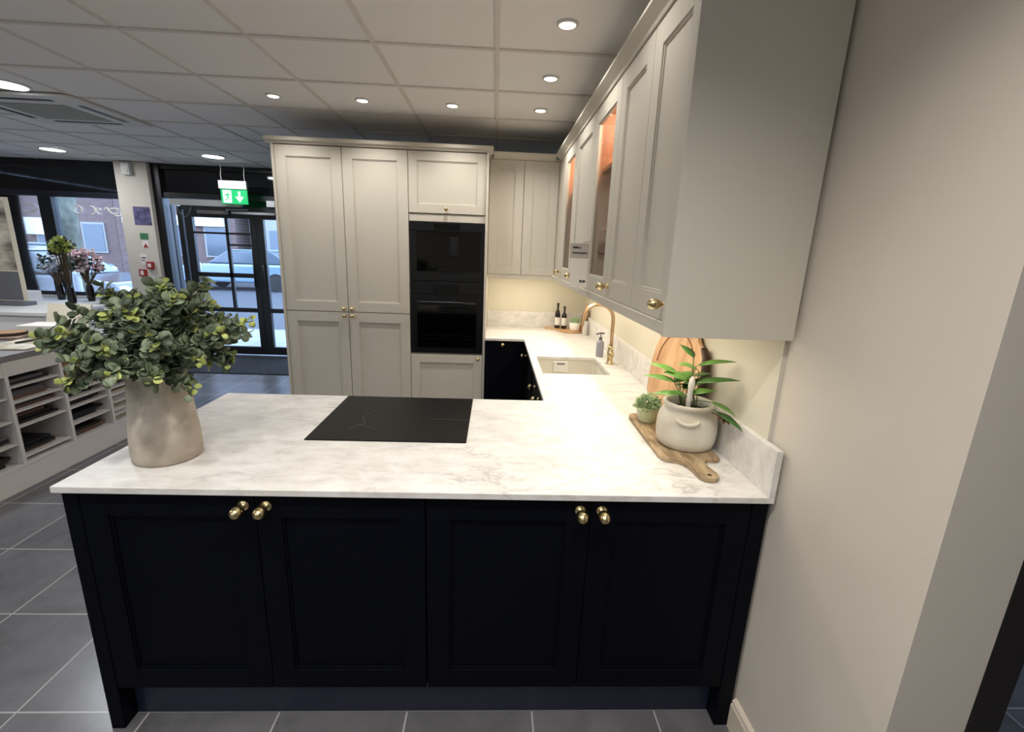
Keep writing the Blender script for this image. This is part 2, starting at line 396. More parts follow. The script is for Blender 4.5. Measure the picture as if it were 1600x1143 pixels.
# door closer with arm
t = thing('door_closer', 'grey overhead door closer with its arm above the black entrance door', 'door closer', (-4.66, YF-.09, 1.94))
mb = MB(); mb.box(-4.87, -4.45, YF-.09, YF-.035, 1.94, 1.99); part('body', mb, mat('closer_grey', '5c5a58', .4, metal=.3), t, bevel=.005)
mb = MB(); mb.tube([(-4.46, YF-.07, 1.995), (-4.42, YF-.20, 2.0), (-4.2, YF-.07, 2.01)], .008); part('arm', mb, M['chrome'], t)
mb = MB(); mb.box(-4.42, -3.85, YF-.085, YF-.055, 1.955, 1.985); part('track', mb, M['chrome'], t)
mb = MB(); mb.box(-3.95, -3.84, YF-.085, YF-.046, 2.06, 2.14); tag(mb.done('door_sensor', M['signw'], bevel=.005), 'small white sensor box above the entrance door beside the tall cabinets', 'sensor')
mb = MB(); mb.tube([(-5.14+.19*i/8, YF-.06, 2.02-.13*math.sin(PI*i/8)) for i in range(9)], .006, 6); tag(mb.done('cable', M['sgrey'], smooth=True), 'thin grey cable looping down beside the door closer', 'cable')
mb = MB(); mb.box(-4.86, -3.3, 4.42, 5.37, .0005, .012); tag(mb.done('door_mat', M['matdark'], bevel=.003), 'dark charcoal entrance mat on the floor in front of the glass door', 'mat')

# ------------------------------------------------------------------ knobs and doors
KP = [(0, 0), (.0115, 0), (.0125, .003), (.008, .006), (.005, .010), (.0055, .016), (.0125, .024), (.0165, .031), (.0165, .037), (.0125, .044), (.006, .048), (0, .049)]
def knob(P, u, w, parent, s=1, m='brass'):
    o = Vector(P(u, w, 0)); a = Vector(P(u, w, 1))-o
    mb = MB(); mb.revolve(o, a, [(r*s, h*s) for r, h in KP], 20)
    return part('knob', mb, M[m], parent, smooth=True)
def rose_knob(P, u, w, parent, s=1):
    o = Vector(P(u, w, 0)); a = Vector(P(u, w, 1))-o
    mb = MB(); pr = [(0, 0), (.017, 0), (.018, .002), (.014, .005), (.0065, .007), (.006, .014), (.011, .019), (.0165, .027), (.0185, .037), (.0175, .047), (.013, .056), (.006, .061), (0, .0625)]
    mb.revolve(o, a, [(r*s, h*s) for r, h in pr], 24)
    return part('knob', mb, M['brass'], parent, smooth=True)
def shaker(P, u0, u1, w0, w1, m, parent, th=.02, st=.08, glass=False, name='door'):
    g = .0015; u0 += g; u1 -= g; w0 += g; w1 -= g
    mb = MB(); mb.pbox(P, u0, u0+st, w0, w1, -th, 0); mb.pbox(P, u1-st, u1, w0, w1, -th, 0)
    mb.pbox(P, u0+st, u1-st, w0, w0+st, -th, 0); mb.pbox(P, u0+st, u1-st, w1-st, w1, -th, 0)
    b = .007
    for a in ((u0+st, u0+st+b, w0+st, w1-st), (u1-st-b, u1-st, w0+st, w1-st), (u0+st+b, u1-st-b, w0+st, w0+st+b), (u0+st+b, u1-st-b, w1-st-b, w1-st)):
        mb.pbox(P, *a, -th+.002, -.005)
    if not glass: mb.pbox(P, u0+st, u1-st, w0+st, w1-st, -th+.001, -.010)
    o = part(name, mb, M[m], parent, bevel=.0012)
    if glass:
        g = MB(); g.pbox(P, u0+st-.002, u1-st+.002, w0+st-.002, w1-st+.002, -.014, -.010); part('glass_pane', g, M['cabglass'], o)
    return o

# ------------------------------------------------------------------ peninsula
PS = south(.02)
def pen_unit(x0, x1, label):
    t = thing('base_cabinet', label, 'cabinet', ((x0+x1)/2, .04, .165), 'navy peninsula base cabinets')
    mb = MB(); mb.box(x0+.001, x1-.001, .042, .62, .165, .878); part('carcass', mb, M['navy'], t)
    xm = (x0+x1)/2
    for a, b, k in ((x0, xm, xm-.033), (xm, x1, xm+.033)):
        d = shaker(PS, a, b, .167, .872, 'navy', t, st=.072)
        rose_knob(PS, k, .838, d)
pen_unit(-2.057, -1.0565, 'navy double base cabinet at the left half of the peninsula front, under the stoneware vase')
pen_unit(-1.0545, -.054, 'navy double base cabinet at the right half of the peninsula front, next to the wall')
mb = MB(); mb.box(-2.102, -2.059, .02, .875, 0, .879); tag(mb.done('end_panel', M['navy'], bevel=.0015), 'navy end panel closing the open left end of the peninsula', 'panel')
mb = MB(); mb.box(-.052, -.002, .02, .62, 0, .879); tag(mb.done('end_panel', M['navy'], bevel=.0015), 'navy filler post at the right end of the peninsula against the wall', 'panel')
mb = MB(); mb.box(-2.058, -.053, .077, .095, 0, .163); tag(mb.done('plinth', M['navy'] if False else mat('navy_plinth_lit', '23283c', .4), bevel=.001), 'dark blue plinth board recessed below the four peninsula doors', 'plinth')  # navy again, with the light falling on the plinth put into its colour
mb = MB(); mb.box(-2.058, -.62, .621, .875, 0, .879); tag(mb.done('back_panel', M['navy'], bevel=.001), 'navy back of the peninsula facing the tall cabinets', 'panel')

# worktop: one U shape with the sink cut out
def cells(xs, ys, inside, z0, z1):
    mb = MB(); V = {}
    def v(x, y, z):
        k = (x, y, z)
        if k not in V: V[k] = mb.bm.verts.new(k)
        return V[k]
    nx, ny = len(xs)-1, len(ys)-1
    I = lambda i, j: 0 <= i < nx and 0 <= j < ny and inside((xs[i]+xs[i+1])/2, (ys[j]+ys[j+1])/2)
    for i in range(nx):
        for j in range(ny):
            if not I(i, j): continue
            a, b, c, d = xs[i], xs[i+1], ys[j], ys[j+1]
            mb.face([v(a, c, z1), v(b, c, z1), v(b, d, z1), v(a, d, z1)]); mb.face([v(a, d, z0), v(b, d, z0), v(b, c, z0), v(a, c, z0)])
            if not I(i-1, j): mb.face([v(a, d, z1), v(a, d, z0), v(a, c, z0), v(a, c, z1)])
            if not I(i+1, j): mb.face([v(b, c, z1), v(b, c, z0), v(b, d, z0), v(b, d, z1)])
            if not I(i, j-1): mb.face([v(a, c, z1), v(a, c, z0), v(b, c, z0), v(b, c, z1)])
            if not I(i, j+1): mb.face([v(b, d, z1), v(b, d, z0), v(a, d, z0), v(a, d, z1)])
    return mb
SX0, SX1, SY0, SY1 = -.566, -.155, 1.42, 1.885
def ins(x, y):
    if SX0 < x < SX1 and SY0 < y < SY1: return False
    return y < .895 or x > -.6135 or (y > 2.509 and x > -.936)
mb = cells([-2.111, -.936, -.6135, SX0, SX1, 0], [0, .895, SY0, SY1, 2.509, 3.166], ins, .88, .90)
wt = mb.done('worktop', M['quartz'], None, origin=(-1, .4, .88), bevel=.0015)
tag(wt, 'white grey-veined quartz worktop running over the peninsula, sink run and back run', 'worktop')
mb = MB(); mb.box(-.02, 0, 0, 3.145, .9005, 1.052); tag(mb.done('upstand', M['quartz'], bevel=.0015), 'veined quartz upstand along the right wall behind the sink and plants', 'upstand')
mb = MB(); mb.box(-.934, 0, 3.146, 3.166, .9005, 1.052); tag(mb.done('upstand', M['quartz'], bevel=.0015), 'short veined quartz upstand along the far wall beside the ovens', 'upstand')
# hob
t = thing('induction_hob', 'black glass induction hob set flush in the peninsula worktop', 'hob', (-1.25, .62, .9005))
mb = MB(); mb.box(-1.5457, -.9557, .3622, .8822, .9005, .9045); part('glass_top', mb, M['hob'], t, bevel=.001)
mb = MB(); mb.tube([(-1.42, .47, .9048), (-1.37, .53, .9048), (-1.40, .60, .9048), (-1.37, .68, .9048)], .0012, 4); part('zone_marking', mb, M['mark'], t)
mb = MB(); mb.tube([(-1.40, .52, .9048), (-1.31, .47, .9048)], .0012, 4); part('zone_marking', mb, M['mark'], t)
mb = MB(); mb.box(-1.12, -.96, .595, .597, .9046, .9049); part('zone_marking', mb, M['mark'], t)

# ------------------------------------------------------------------ sink run and back run base cabinets
PW = west(-.594)
ys = [.93, 1.36, 1.96, 2.49]
lab = ['navy base cabinet on the sink run nearest the peninsula', 'navy sink base cabinet with a brass knob under the sink', 'navy base cabinet on the sink run in the far corner']
for i in range(3):
    a, b = ys[i], ys[i+1]
    t = thing('base_cabinet', lab[i], 'cabinet', (-.3, (a+b)/2, .165), 'navy sink run base cabinets')
    mb = MB(); mb.box(-.573, -.555, a, b, .165, .60 if i == 1 else .878); mb.box(-.555, -.02, a, a+.018, .165, .878); mb.box(-.555, -.02, b-.018, b, .165, .878); mb.box(-.555, -.02, a+.018, b-.018, .165, .183)
    part('carcass', mb, M['navy'], t)
    d = shaker(PW, a, b, .167, .872, 'navy', t, st=.075)
    knob(PW, (1.30, 1.555, 2.45)[i], .775, d)
mb = MB(); mb.box(-.55, -.53, .93, 2.53, 0, .164); tag(mb.done('plinth', M['navy']), 'navy plinth under the sink run cabinets', 'plinth')
t = thing('dishwasher_panel', 'navy cabinet front with a small knob at top centre, beside the ovens', 'cabinet', (-.76, 2.55, .165))
P2 = south(2.53)
mb = MB(); mb.box(-.932, -.60, 2.553, 3.12, .165, .878); part('carcass', mb, M['navy'], t)
mb = MB(); mb.pbox(P2, -.932, -.598, .167, .872, -.02, 0); d = part('door', mb, M['navy'], t, bevel=.0015); knob(P2, -.79, .848, d)
mb = MB(); mb.box(-.932, -.60, 2.60, 2.62, 0, .164); tag(mb.done('plinth', M['navy']), 'navy plinth under the short run beside the ovens', 'plinth')

# ------------------------------------------------------------------ sink, tap, soap
t = thing('sink', 'ivory undermounted sink cut into the worktop below the gold tap', 'sink', (-.37, 1.65, .68))
def rr(x0, x1, y0, y1, r, n=6):
    out = []
    for cx, cy, a0 in ((x1-r, y1-r, 0), (x0+r, y1-r, PI/2), (x0+r, y0+r, PI), (x1-r, y0+r, 1.5*PI)):
        for i in range(n+1): a = a0+PI/2*i/n; out.append((cx+r*math.cos(a), cy+r*math.sin(a)))
    return out
mb = MB(); loops = []
for ins_, z, r in ((-.006, .8795, .02), (-.006, .72, .03), (.02, .695, .04), (.16, .69, .05)):
    loops.append([mb.bm.verts.new((x, y, z)) for x, y in rr(SX0+ins_, SX1-ins_, SY0+ins_, SY1-ins_, r)])
lo2 = []
for ins_, z, r in ((-.03, .8795, .03), (-.03, .68, .04)):
    lo2.append([mb.bm.verts.new((x, y, z)) for x, y in rr(SX0-.0075, SX1+.02, SY0-.02, SY1+.02, r)])
for A, B in zip(loops, loops[1:]):
    for i in range(len(A)): mb.face([A[i], A[(i+1) % len(A)], B[(i+1) % len(A)], B[i]])
mb.face(loops[-1])
for A, B in ((loops[0], lo2[0]), (lo2[0], lo2[1])):
    for i in range(len(A)): mb.face([B[i], B[(i+1) % len(A)], A[(i+1) % len(A)], A[i]])
mb.face(lo2[1])
part('bowl', mb, M['ceramic'], t, smooth=False)
mb = MB(); mb.cyl((-.37, 1.65, .690), (0, 0, 1), .045, .004); part('waste', mb, M['chrome'], t, smooth=False)
mb = MB(); mb.box(-.445, -.34, SY1-.008, SY1+.005, .79, .868); part('overflow_cover', mb, M['white'], t, bevel=.004)
mb = MB(); mb.box(-.42, -.365, SY1-.010, SY1-.006, .846, .856); part('overflow_slot', mb, M['sgrey'], t)

t = thing('kitchen_tap', 'brushed gold swan neck tap with two levers behind the sink', 'tap', (-.095, 1.71, .9))
mb = MB(); mb.revolve((-.095, 1.71, .9002), (0, 0, 1), [(0, 0), (.027, 0), (.027, .006), (.02, .012), (.018, .05), (.022, .06), (.022, .075), (.016, .085), (.015, .11), (.0125, .12), (0, .12)], 24); part('body', mb, M['brass'], t, smooth=True)
mb = MB(); pts = [(-.095, 1.71, 1.01), (-.095, 1.71, 1.1), (-.095, 1.71, 1.19)]
for i in range(1, 17):
    a = PI*i/16; pts.append((-.195+.1*math.cos(a), 1.71, 1.19+.1*math.sin(a)))
pts.append((-.295, 1.71, 1.15)); mb.tube(pts, .0115, 16); part('spout', mb, M['brush'], t, smooth=True)
for s in (-1, 1):
    mb = MB(); mb.tube([(-.095, 1.71+.015*s, .965), (-.095, 1.71+.045*s, .965)], .010, 12); mb.tube([(-.095, 1.71+.045*s, .965), (-.095, 1.71+.05*s, .99), (-.10, 1.71+.055*s, 1.02)], [.011, .007, .005], 10)
    part('lever', mb, M['brass'], t, smooth=True)
t = thing('soap_dispenser', 'grey glass soap dispenser standing left of the gold tap', 'soap dispenser', (-.115, 1.93, .9))
mb = MB(); mb.revolve((-.115, 1.93, .9002), (0, 0, 1), [(0, 0), (.026, 0), (.027, .004), (.027, .095), (.022, .108), (.010, .116), (.010, .124), (0, .124)], 24); b = part('bottle', mb, M['soap'], t, smooth=True)
mb = MB(); mb.cyl((-.115, 1.93, 1.024), (0, 0, 1), .012, .014); mb.cyl((-.115, 1.93, 1.036), (0, 0, 1), .0035, .03); mb.tube([(-.09, 1.93, 1.066), (-.115, 1.93, 1.068), (-.15, 1.925, 1.06)], .0055, 8); part('pump', mb, M['pump'], t, smooth=True)

# ------------------------------------------------------------------ tall cabinets
YT = 2.57; PT = south(YT)
t = thing('larder_cabinet', 'tall taupe double larder cabinet with four doors left of the ovens', 'cabinet', (-2.06, 2.85, 0))
mb = MB(); mb.box(-2.552, -1.557, 2.592, 3.16, .15, 2.318); part('carcass', mb, M['taupe'], t)
for a, b, kx in ((-2.552, -2.0555, -2.085), (-2.0535, -1.557, -2.022)):
    d = shaker(PT, a, b, 1.072, 2.316, 'taupe', t, st=.078); knob(PT, kx, 1.10, d, .9)
    d = shaker(PT, a, b, .152, 1.068, 'taupe', t, st=.078); knob(PT, kx, 1.042, d, .9)
mb = MB(); mb.box(-2.574, -2.554, 2.565, 3.165, 0, 2.32); tag(mb.done('end_panel', M['taupe'], bevel=.001), 'tall taupe end panel on the far left of the larder cabinet', 'panel')
mb = MB(); mb.box(-.956, -.937, 2.553, 3.165, 0, 2.32); tag(mb.done('end_panel', M['taupe'], bevel=.001), 'tall taupe side panel just right of the ovens', 'panel')
t = thing('oven_housing_cabinet', 'tall taupe cabinet housing the black coffee machine and oven', 'cabinet', (-1.25, 2.85, 0))
mb = MB(); x0, x1 = -1.555, -.957
mb.box(x0, x0+.002, 2.58, 3.16, .15, 2.318); mb.box(x1-.002, x1, 2.58, 3.16, .15, 2.318)
mb.box(x0+.002, x1-.002, 3.14, 3.16, .15, 2.318)
for z0, z1 in ((.15, .168), (.728, .748), (1.806, 1.862), (2.30, 2.318)): mb.box(x0+.002, x1-.002, 2.578 if z0 > 1.7 and z0 < 2 else 2.595, 3.139, z0, z1)
part('carcass', mb, M['taupe'], t)
d = shaker(PT, x0, x1, 1.866, 2.316, 'taupe', t, st=.066); knob(PT, -1.262, 1.90, d, .9)
d = shaker(PT, x0, x1, .152, .738, 'taupe', t, st=.07); knob(PT, -.993, .712, d, .9)
mb = MB(); mb.box(-2.552, -.957, 2.63, 2.648, 0, .149); tag(mb.done('plinth', M['taupe']), 'taupe plinth under the tall cabinets', 'plinth')
# cornice of the tall bank
PC = [(0, 0), (.012, 0), (.02, .012), (.035, .02), (.035, .045), (0, .045)]
mb = MB(); P = lambda u, w, d: (d, 2.572-u, 2.3205+w); mb.prism(PC, -2.612, -.907, P)
P = lambda u, w, d: (-2.572-u, d, 2.3205+w); mb.prism(PC, 2.572, 3.165, P)
P = lambda u, w, d: (-.94+u, d, 2.3205+w); mb.prism(PC, 2.572, 2.71, P)
mb.box(-2.572, -.94, 2.573, 3.165, 2.3205, 2.34); tag(mb.done('cornice', M['taupe']), 'taupe cornice moulding along the top of the tall cabinets', 'cornice')
# coffee machine
XO0, XO1 = -1.5525, -.9595
t = thing('coffee_machine', 'black built-in coffee machine with a spout, above the oven', 'coffee machine', (-1.256, 2.6, 1.346))
def ob(P, *a): return MB().pbox(P, *a)
PO = south(2.572)
mb = MB(); mb.box(XO0, XO1, 2.585, 3.1, 1.347, 1.805)
mb.pbox(PO, XO0, XO1, 1.735, 1.803, -.012, .004); mb.pbox(PO, XO0, XO1, 1.347, 1.42, -.012, .0)
mb.pbox(PO, XO0, XO0+.055, 1.421, 1.734, -.012, 0); mb.pbox(PO, XO1-.03, XO1, 1.421, 1.734, -.012, 0); part('body', mb, M['oven'], t, bevel=.0015)
mb = MB(); mb.pbox(PO, XO0+.056, XO1-.031, 1.421, 1.734, -.012, -.008); part('glass_front', mb, M['oveng'], t)
mb = MB(); mb.pbox(PO, -1.36, -1.155, 1.745, 1.79, .0042, .006); part('display', mb, M['oveng'], t)
mb = MB(); mb.pbox(PO, -1.232, -1.165, 1.545, 1.69, -.008, .008); sp = part('spout_block', mb, M['oven'], t, bevel=.004)
mb = MB(); mb.pbox(PO, -1.204, -1.197, 1.56, 1.66, .008, .012); part('spout', mb, M['handle'], sp)
mb = MB(); mb.pbox(PO, -1.33, -1.13, 1.432, 1.44, -.008, .006); part('drip_tray', mb, M['oven'], t)
t = thing('oven', 'black built-in single oven with bar handle and glass door', 'oven', (-1.256, 2.6, .75))
mb = MB(); mb.box(XO0, XO1, 2.585, 3.1, .75, 1.343); part('body', mb, M['oven'], t)
mb = MB(); mb.pbox(PO, XO0, XO1, 1.243, 1.342, -.012, .002); cp = part('control_panel', mb, M['oven'], t, bevel=.0015)
mb = MB(); mb.pbox(PO, -1.358, -1.163, 1.258, 1.318, .0022, .004); part('display', mb, M['oveng'], cp)
mb = MB(); mb.pbox(PO, XO0, XO1, .752, 1.238, -.012, .004); d = part('oven_door', mb, M['oven'], t, bevel=.0015)
mb = MB(); mb.pbox(PO, XO0+.055, XO1-.055, .80, 1.15, .0042, .006); part('window', mb, M['oveng'], d)
mb = MB(); hy = 2.572-.045
mb.tube([(-1.49, hy, 1.178), (-1.02, hy, 1.178)], .010, 12); mb.tube([(-1.47, hy, 1.178), (-1.47, 2.566, 1.178)], .006, 8); mb.tube([(-1.04, hy, 1.178), (-1.04, 2.566, 1.178)], .006, 8); part('handle', mb, M['handle'], d, smooth=True)
mb = MB()
for z in (.87, .90, 1.09): mb.pbox(PO, XO0+.07, XO1-.07, z, z+.003, .006, .0068)
part('rack_lines', mb, M['oven'], d)

# ------------------------------------------------------------------ wall cabinets along the right wall
XW = -.365; PWc = west(XW)
Z0, Z1 = 1.41, 2.318
def wall_unit(y0, y1, label, glass=False, knob_at=None):
    t = thing('wall_cabinet', label, 'cabinet', (-.17, (y0+y1)/2, Z0), 'taupe wall cabinets on the right wall')
    mb = MB(); xf = XW+.022
    if glass:
        mb.box(xf, -.001, y0, y0+.018, Z0, Z1); mb.box(xf, -.001, y1-.018, y1, Z0, Z1); mb.box(xf, -.001, y0+.018, y1-.018, Z0, Z0+.018); mb.box(xf, -.001, y0+.018, y1-.018, Z1-.018, Z1); mb.box(-.012, -.001, y0+.018, y1-.018, Z0+.018, Z1-.018)
        part('carcass', mb, M['oak'], t)
        for z in (1.72, 2.02):
            mb = MB(); mb.box(xf+.03, -.013, y0+.019, y1-.019, z, z+.018); part('shelf', mb, M['oak'], t)
        mb = MB(); mb.cyl((-.2, (y0+y1)/2, Z1-.0185), (0, 0, -1), .03, .008, 20); part('puck_light', mb, M['lens'], t)
        L = bpy.data.lights.new('puck_lamp', 'POINT'); L.energy = 4; L.color = (1, .84, .68); L.shadow_soft_size = .03
        o = bpy.data.objects.new('puck_lamp', L); C.objects.link(o); o.parent = t; o.location = (-.06, 0, Z1-.06-Z0)
    else: mb.box(xf, -.001, y0, y1, Z0, Z1); part('carcass', mb, M['taupe'], t)
    d = shaker(PWc, y0, y1, Z0, Z1, 'taupe', t, st=.078, glass=glass)
    if knob_at: rose_knob(PWc, knob_at, 1.462, d, .9)
    return t
wall_unit(.072, .459, 'taupe wall cabinet nearest the camera, its brass knob at the near lower corner', knob_at=.105)
wall_unit(.46, .859, 'taupe solid wall cabinet between the nearest one and the larger glazed one', knob_at=.825)
wall_unit(.86, 1.379, 'larger glazed wall cabinet showing brown shelves behind its glass door', glass=True)
wall_unit(1.38, 1.929, 'taupe solid wall cabinet between the two glazed wall cabinets', knob_at=1.80)
wall_unit(1.93, 2.42, 'narrow looking glazed wall cabinet closest to the far corner', glass=True, knob_at=2.38)
mb = MB(); mb.box(XW, -.001, 2.421, 3.16, Z0, Z1); tag(mb.done('corner_cabinet', M['taupe'], bevel=.001), 'taupe corner filler between the side and far wall cabinets', 'cabinet')
mb = MB(); mb.box(-.383, -.001, .05, .071, 1.374, 2.40); tag(mb.done('end_panel', M['taupe'], bevel=.001), 'large grey-taupe side panel ending the wall cabinets nearest the camera', 'panel')
mb = MB(); mb.box(-.375, -.356, .072, 2.77, 1.374, 1.4095); mb.box(-.936, -.376, 2.775, 2.80, 1.374, 1.4095); tag(mb.done('pelmet', M['taupe'], bevel=.001), 'taupe light pelmet under the wall cabinets', 'pelmet')
# far wall cabinet, two doors
P4 = south(2.77)
t = thing('wall_cabinet', 'taupe double wall cabinet on the far wall beside the tall oven cabinet', 'cabinet', (-.65, 2.97, Z0))
mb = MB(); mb.box(-.935, -.367, 2.792, 3.16, Z0, Z1); part('carcass', mb, M['taupe'], t)
for a, b in ((-.935, -.652), (-.651, -.367)): shaker(P4, a, b, Z0, Z1, 'taupe', t, st=.072)
# cornice of wall cabinets: taller moulding
PCw = [(0, 0), (.006, 0), (.01, .01), (.022, .022), (.034, .034), (.04, .04), (.04, .05), (0, .05)]
mb = MB(); P = lambda u, w, d: (-.366-u, d, 2.319+w); mb.prism(PCw, .05, 2.735, P)
P = lambda u, w, d: (d, 2.775-u, 2.319+w); mb.prism(PCw, -.905, -.40, P)
mb.box(-.366, -.001, .072, 3.16, 2.319, 2.335); mb.box(-.935, -.366, 2.775, 3.16, 2.319, 2.335)
tag(mb.done('cornice', M['taupe']), 'taupe cornice moulding along the top of the wall cabinets', 'cornice')
# LED strips under the wall cabinets
def led(x0, x1, y0, y1, label, W, sx, sy):
    t = thing('light_strip', label, 'light', ((x0+x1)/2, (y0+y1)/2, 1.405))
    mb = MB(); mb.box(x0, x1, y0, y1, 1.403, 1.409); part('diffuser', mb, M['led'], t)
    L = bpy.data.lights.new('led_lamp', 'AREA'); L.shape = 'RECTANGLE'; L.size = sx; L.size_y = sy; L.energy = W; L.color = (1, .90, .74)
    o = bpy.data.objects.new('led_lamp', L); C.objects.link(o); o.parent = t; o.location = (0, 0, -.004)
led(-.30, -.28, .12, 2.7, 'warm LED strip under the side wall cabinets', 8.0, .02, 2.5)
led(-.92, -.34, 2.87, 2.89, 'warm LED strip under the far wall cabinet', 1.7, .55, .02)
# hanging card
YC = 1.25; X0c = -.470
t = thing('hanging_card', 'white display card hanging in front of the wall cabinets by the larger glazed door', 'card', (-.43, YC, 1.42))
mb = MB(); mb.box(X0c, X0c+.090, YC, YC+.003, 1.425, 1.575); part('card', mb, M['paper'], t)
mb = MB(); mb.box(X0c-.006, X0c+.094, YC+.0035, YC+.006, 1.575, 1.652); hb = part('header', mb, mat('header_grey', 'b7b1a6', .5), t)
mb = MB(); mb.box(X0c+.008, X0c+.036, YC+.0025, YC+.0034, 1.626, 1.636); mb.box(X0c+.039, X0c+.05, YC+.0025, YC+.0034, 1.626, 1.633); mb.box(X0c+.006, X0c+.085, YC+.0025, YC+.0034, 1.60, 1.606); part('lettering', mb, M['ink'], hb)
mb = MB(); mb.box(X0c+.052, X0c+.066, YC-.0007, YC-.0001, 1.45, 1.463); mb.box(X0c+.069, X0c+.083, YC-.0007, YC-.0001, 1.45, 1.463); part('logo', mb, M['ink'], t)
mb = MB(); mb.tube([(X0c+.05, YC+.007, 1.648), (X0c+.08, YC+.01, 1.66), (-.366, YC+.02, 1.665)], .0012, 5); part('string', mb, M['ink'], t)

# ------------------------------------------------------------------ things on the worktop
# stoneware vase
VX, VY = -1.925, .215
t = thing('stoneware_vase', 'chalky beige stoneware vase holding eucalyptus on the peninsula left end', 'vase', (VX, VY, .9))
mb = MB(); mb.revolve((VX, VY, .9003), (0, 0, 1), [(0, 0), (.090, 0), (.096, .006), (.098, .03), (.097, .08), (.092, .14), (.086, .20), (.081, .25), (.0795, .272), (.081, .286), (.082, .295), (.08, .30), (.075, .298), (.074, .28), (.078, .2), (.088, .03), (0, .02)], 48)
for v in mb.bm.verts:
    a = math.atan2(v.co.y-VY, v.co.x-VX); k = 1+.012*math.sin(2*a+v.co.z*9)+.006*math.sin(5*a)
    v.co.x = VX+(v.co.x-VX)*k; v.co.y = VY+(v.co.y-VY)*k
part('body', mb, M['vase'], t, smooth=True)
# eucalyptus
t = thing('eucalyptus_bunch', 'bushy eucalyptus stems with yellow-green tips spilling from the stoneware vase', 'foliage', (VX, VY, 1.17))
st, lv, yl = MB(), MB(), MB()
R = random.Random(11)
tips = [(-2.25, .20, 1.255), (-2.18, .12, 1.30), (-2.13, .28, 1.34), (-2.10, .15, 1.25), (-2.06, .06, 1.33), (-2.04, .3, 1.40), (-2.01, .18, 1.43), (-2.0, .02, 1.25), (-1.95, .33, 1.46),
        (-1.95, .1, 1.38), (-1.91, .26, 1.45), (-1.90, .0, 1.30), (-1.86, .2, 1.455), (-1.84, .05, 1.39), (-1.80, .32, 1.45), (-1.78, .15, 1.44), (-1.76, .02, 1.30), (-1.73, .24, 1.40), (-1.71, .1, 1.25),
        (-1.60, .2, 1.36), (-1.66, .14, 1.33), (-1.70, .3, 1.32), (-1.74, .1, 1.17), (-1.78, .0, 1.22), (-2.12, .35, 1.28), (-1.93, .42, 1.38), (-1.82, .42, 1.33), (-2.0, .4, 1.3), (-2.16, .2, 1.235), (-1.88, -.02, 1.23), (-2.02, .0, 1.2), (-1.95, .2, 1.42), (-1.87, .12, 1.33), (-2.1, .2, 1.37), (-1.79, .22, 1.33), (-1.68, .22, 1.24)]
for tx, ty, tz in tips:
    for rep in range(2):
        T = Vector((tx, ty, tz))+Vector([R.uniform(-.025, .025) for _ in range(3)])*(rep*1.3)
        a = R.uniform(0, 2*PI); B = Vector((VX+.045*math.cos(a), VY+.045*math.sin(a), 1.15))
        ctrl = (B+T)/2+Vector((0, 0, .07+.3*max(0, 1.35-T.z)*.5))
        pts = [B*(1-u)**2+ctrl*2*u*(1-u)+T*u*u for u in [i/10 for i in range(11)]]
        st.tube(pts, [.003-.0018*i/10 for i in range(11)], 5)
        n = int((T-B).length/.0135)
        for k in range(n):
            u = .22+.8*(k+.5)/n*.97; u = min(u, .995)
            p = B*(1-u)**2+ctrl*2*u*(1-u)+T*u*u; dr_ = ((ctrl-B)*(1-u)+(T-ctrl)*u).normalized()
            ph = k*2.4+R.random(); e1 = dr_.orthogonal().normalized(); e2 = dr_.cross(e1)
            for s in (0, PI):
                dd = (e1*math.cos(ph+s)+e2*math.sin(ph+s))+dr_*R.uniform(.2, .6)+Vector((0, 0, .25))
                young = (u > .88 and rep == 0) or (R.random() < .06 and u > .6)
                L = (R.uniform(.016, .027) if young else R.uniform(.024, .038))*(1.1-.2*u)
                q = Vector((R.uniform(-.5, .5), R.uniform(-.9, .1), R.uniform(.3, 1)))
                (yl if young else lv).leaf(p+dd.normalized()*.003, dd, q, L, L*R.uniform(.85, 1.0), cup=.3, seg=6)
part('stem', st, M['stem'], t, smooth=True); part('leaves', lv, M['leaf'], t, smooth=True, solid=.0005)
part('young_leaves', yl, M['leafy'], t, smooth=True, solid=.0005)

# lying board with handle
t = thing('serving_board', 'worn wooden paddle board lying under the two pots near the wall', 'board', (-.16, .4, .9))
poly = [(-.262, .66), (-.255, .685), (-.235, .698), (-.14, .70), (-.118, .69), (-.108, .67), (-.108, .49), (-.055, .36), (-.052, .262), (-.056, .245), (-.065, .236), (-.078, .232), (-.09, .235), (-.103, .238), (-.122, .215), (-.128, .19), (-.126, .16), (-.121, .13), (-.124, .105), (-.138, .09), (-.158, .086), (-.176, .092), (-.187, .108), (-.189, .135), (-.19, .165), (-.197, .2), (-.212, .222), (-.232, .23), (-.25, .234), (-.262, .248), (-.268, .27)]
mb = MB(); mb.prism(poly[::-1], .9005, .9165); bd = part('board', mb, M['woodb'], t, bevel=.003)
mb = MB(); mb.cyl((-.154, .112, .9166), (0, 0, 1), .0075, .0006, 16); part('hole', mb, M['woodd'], t)
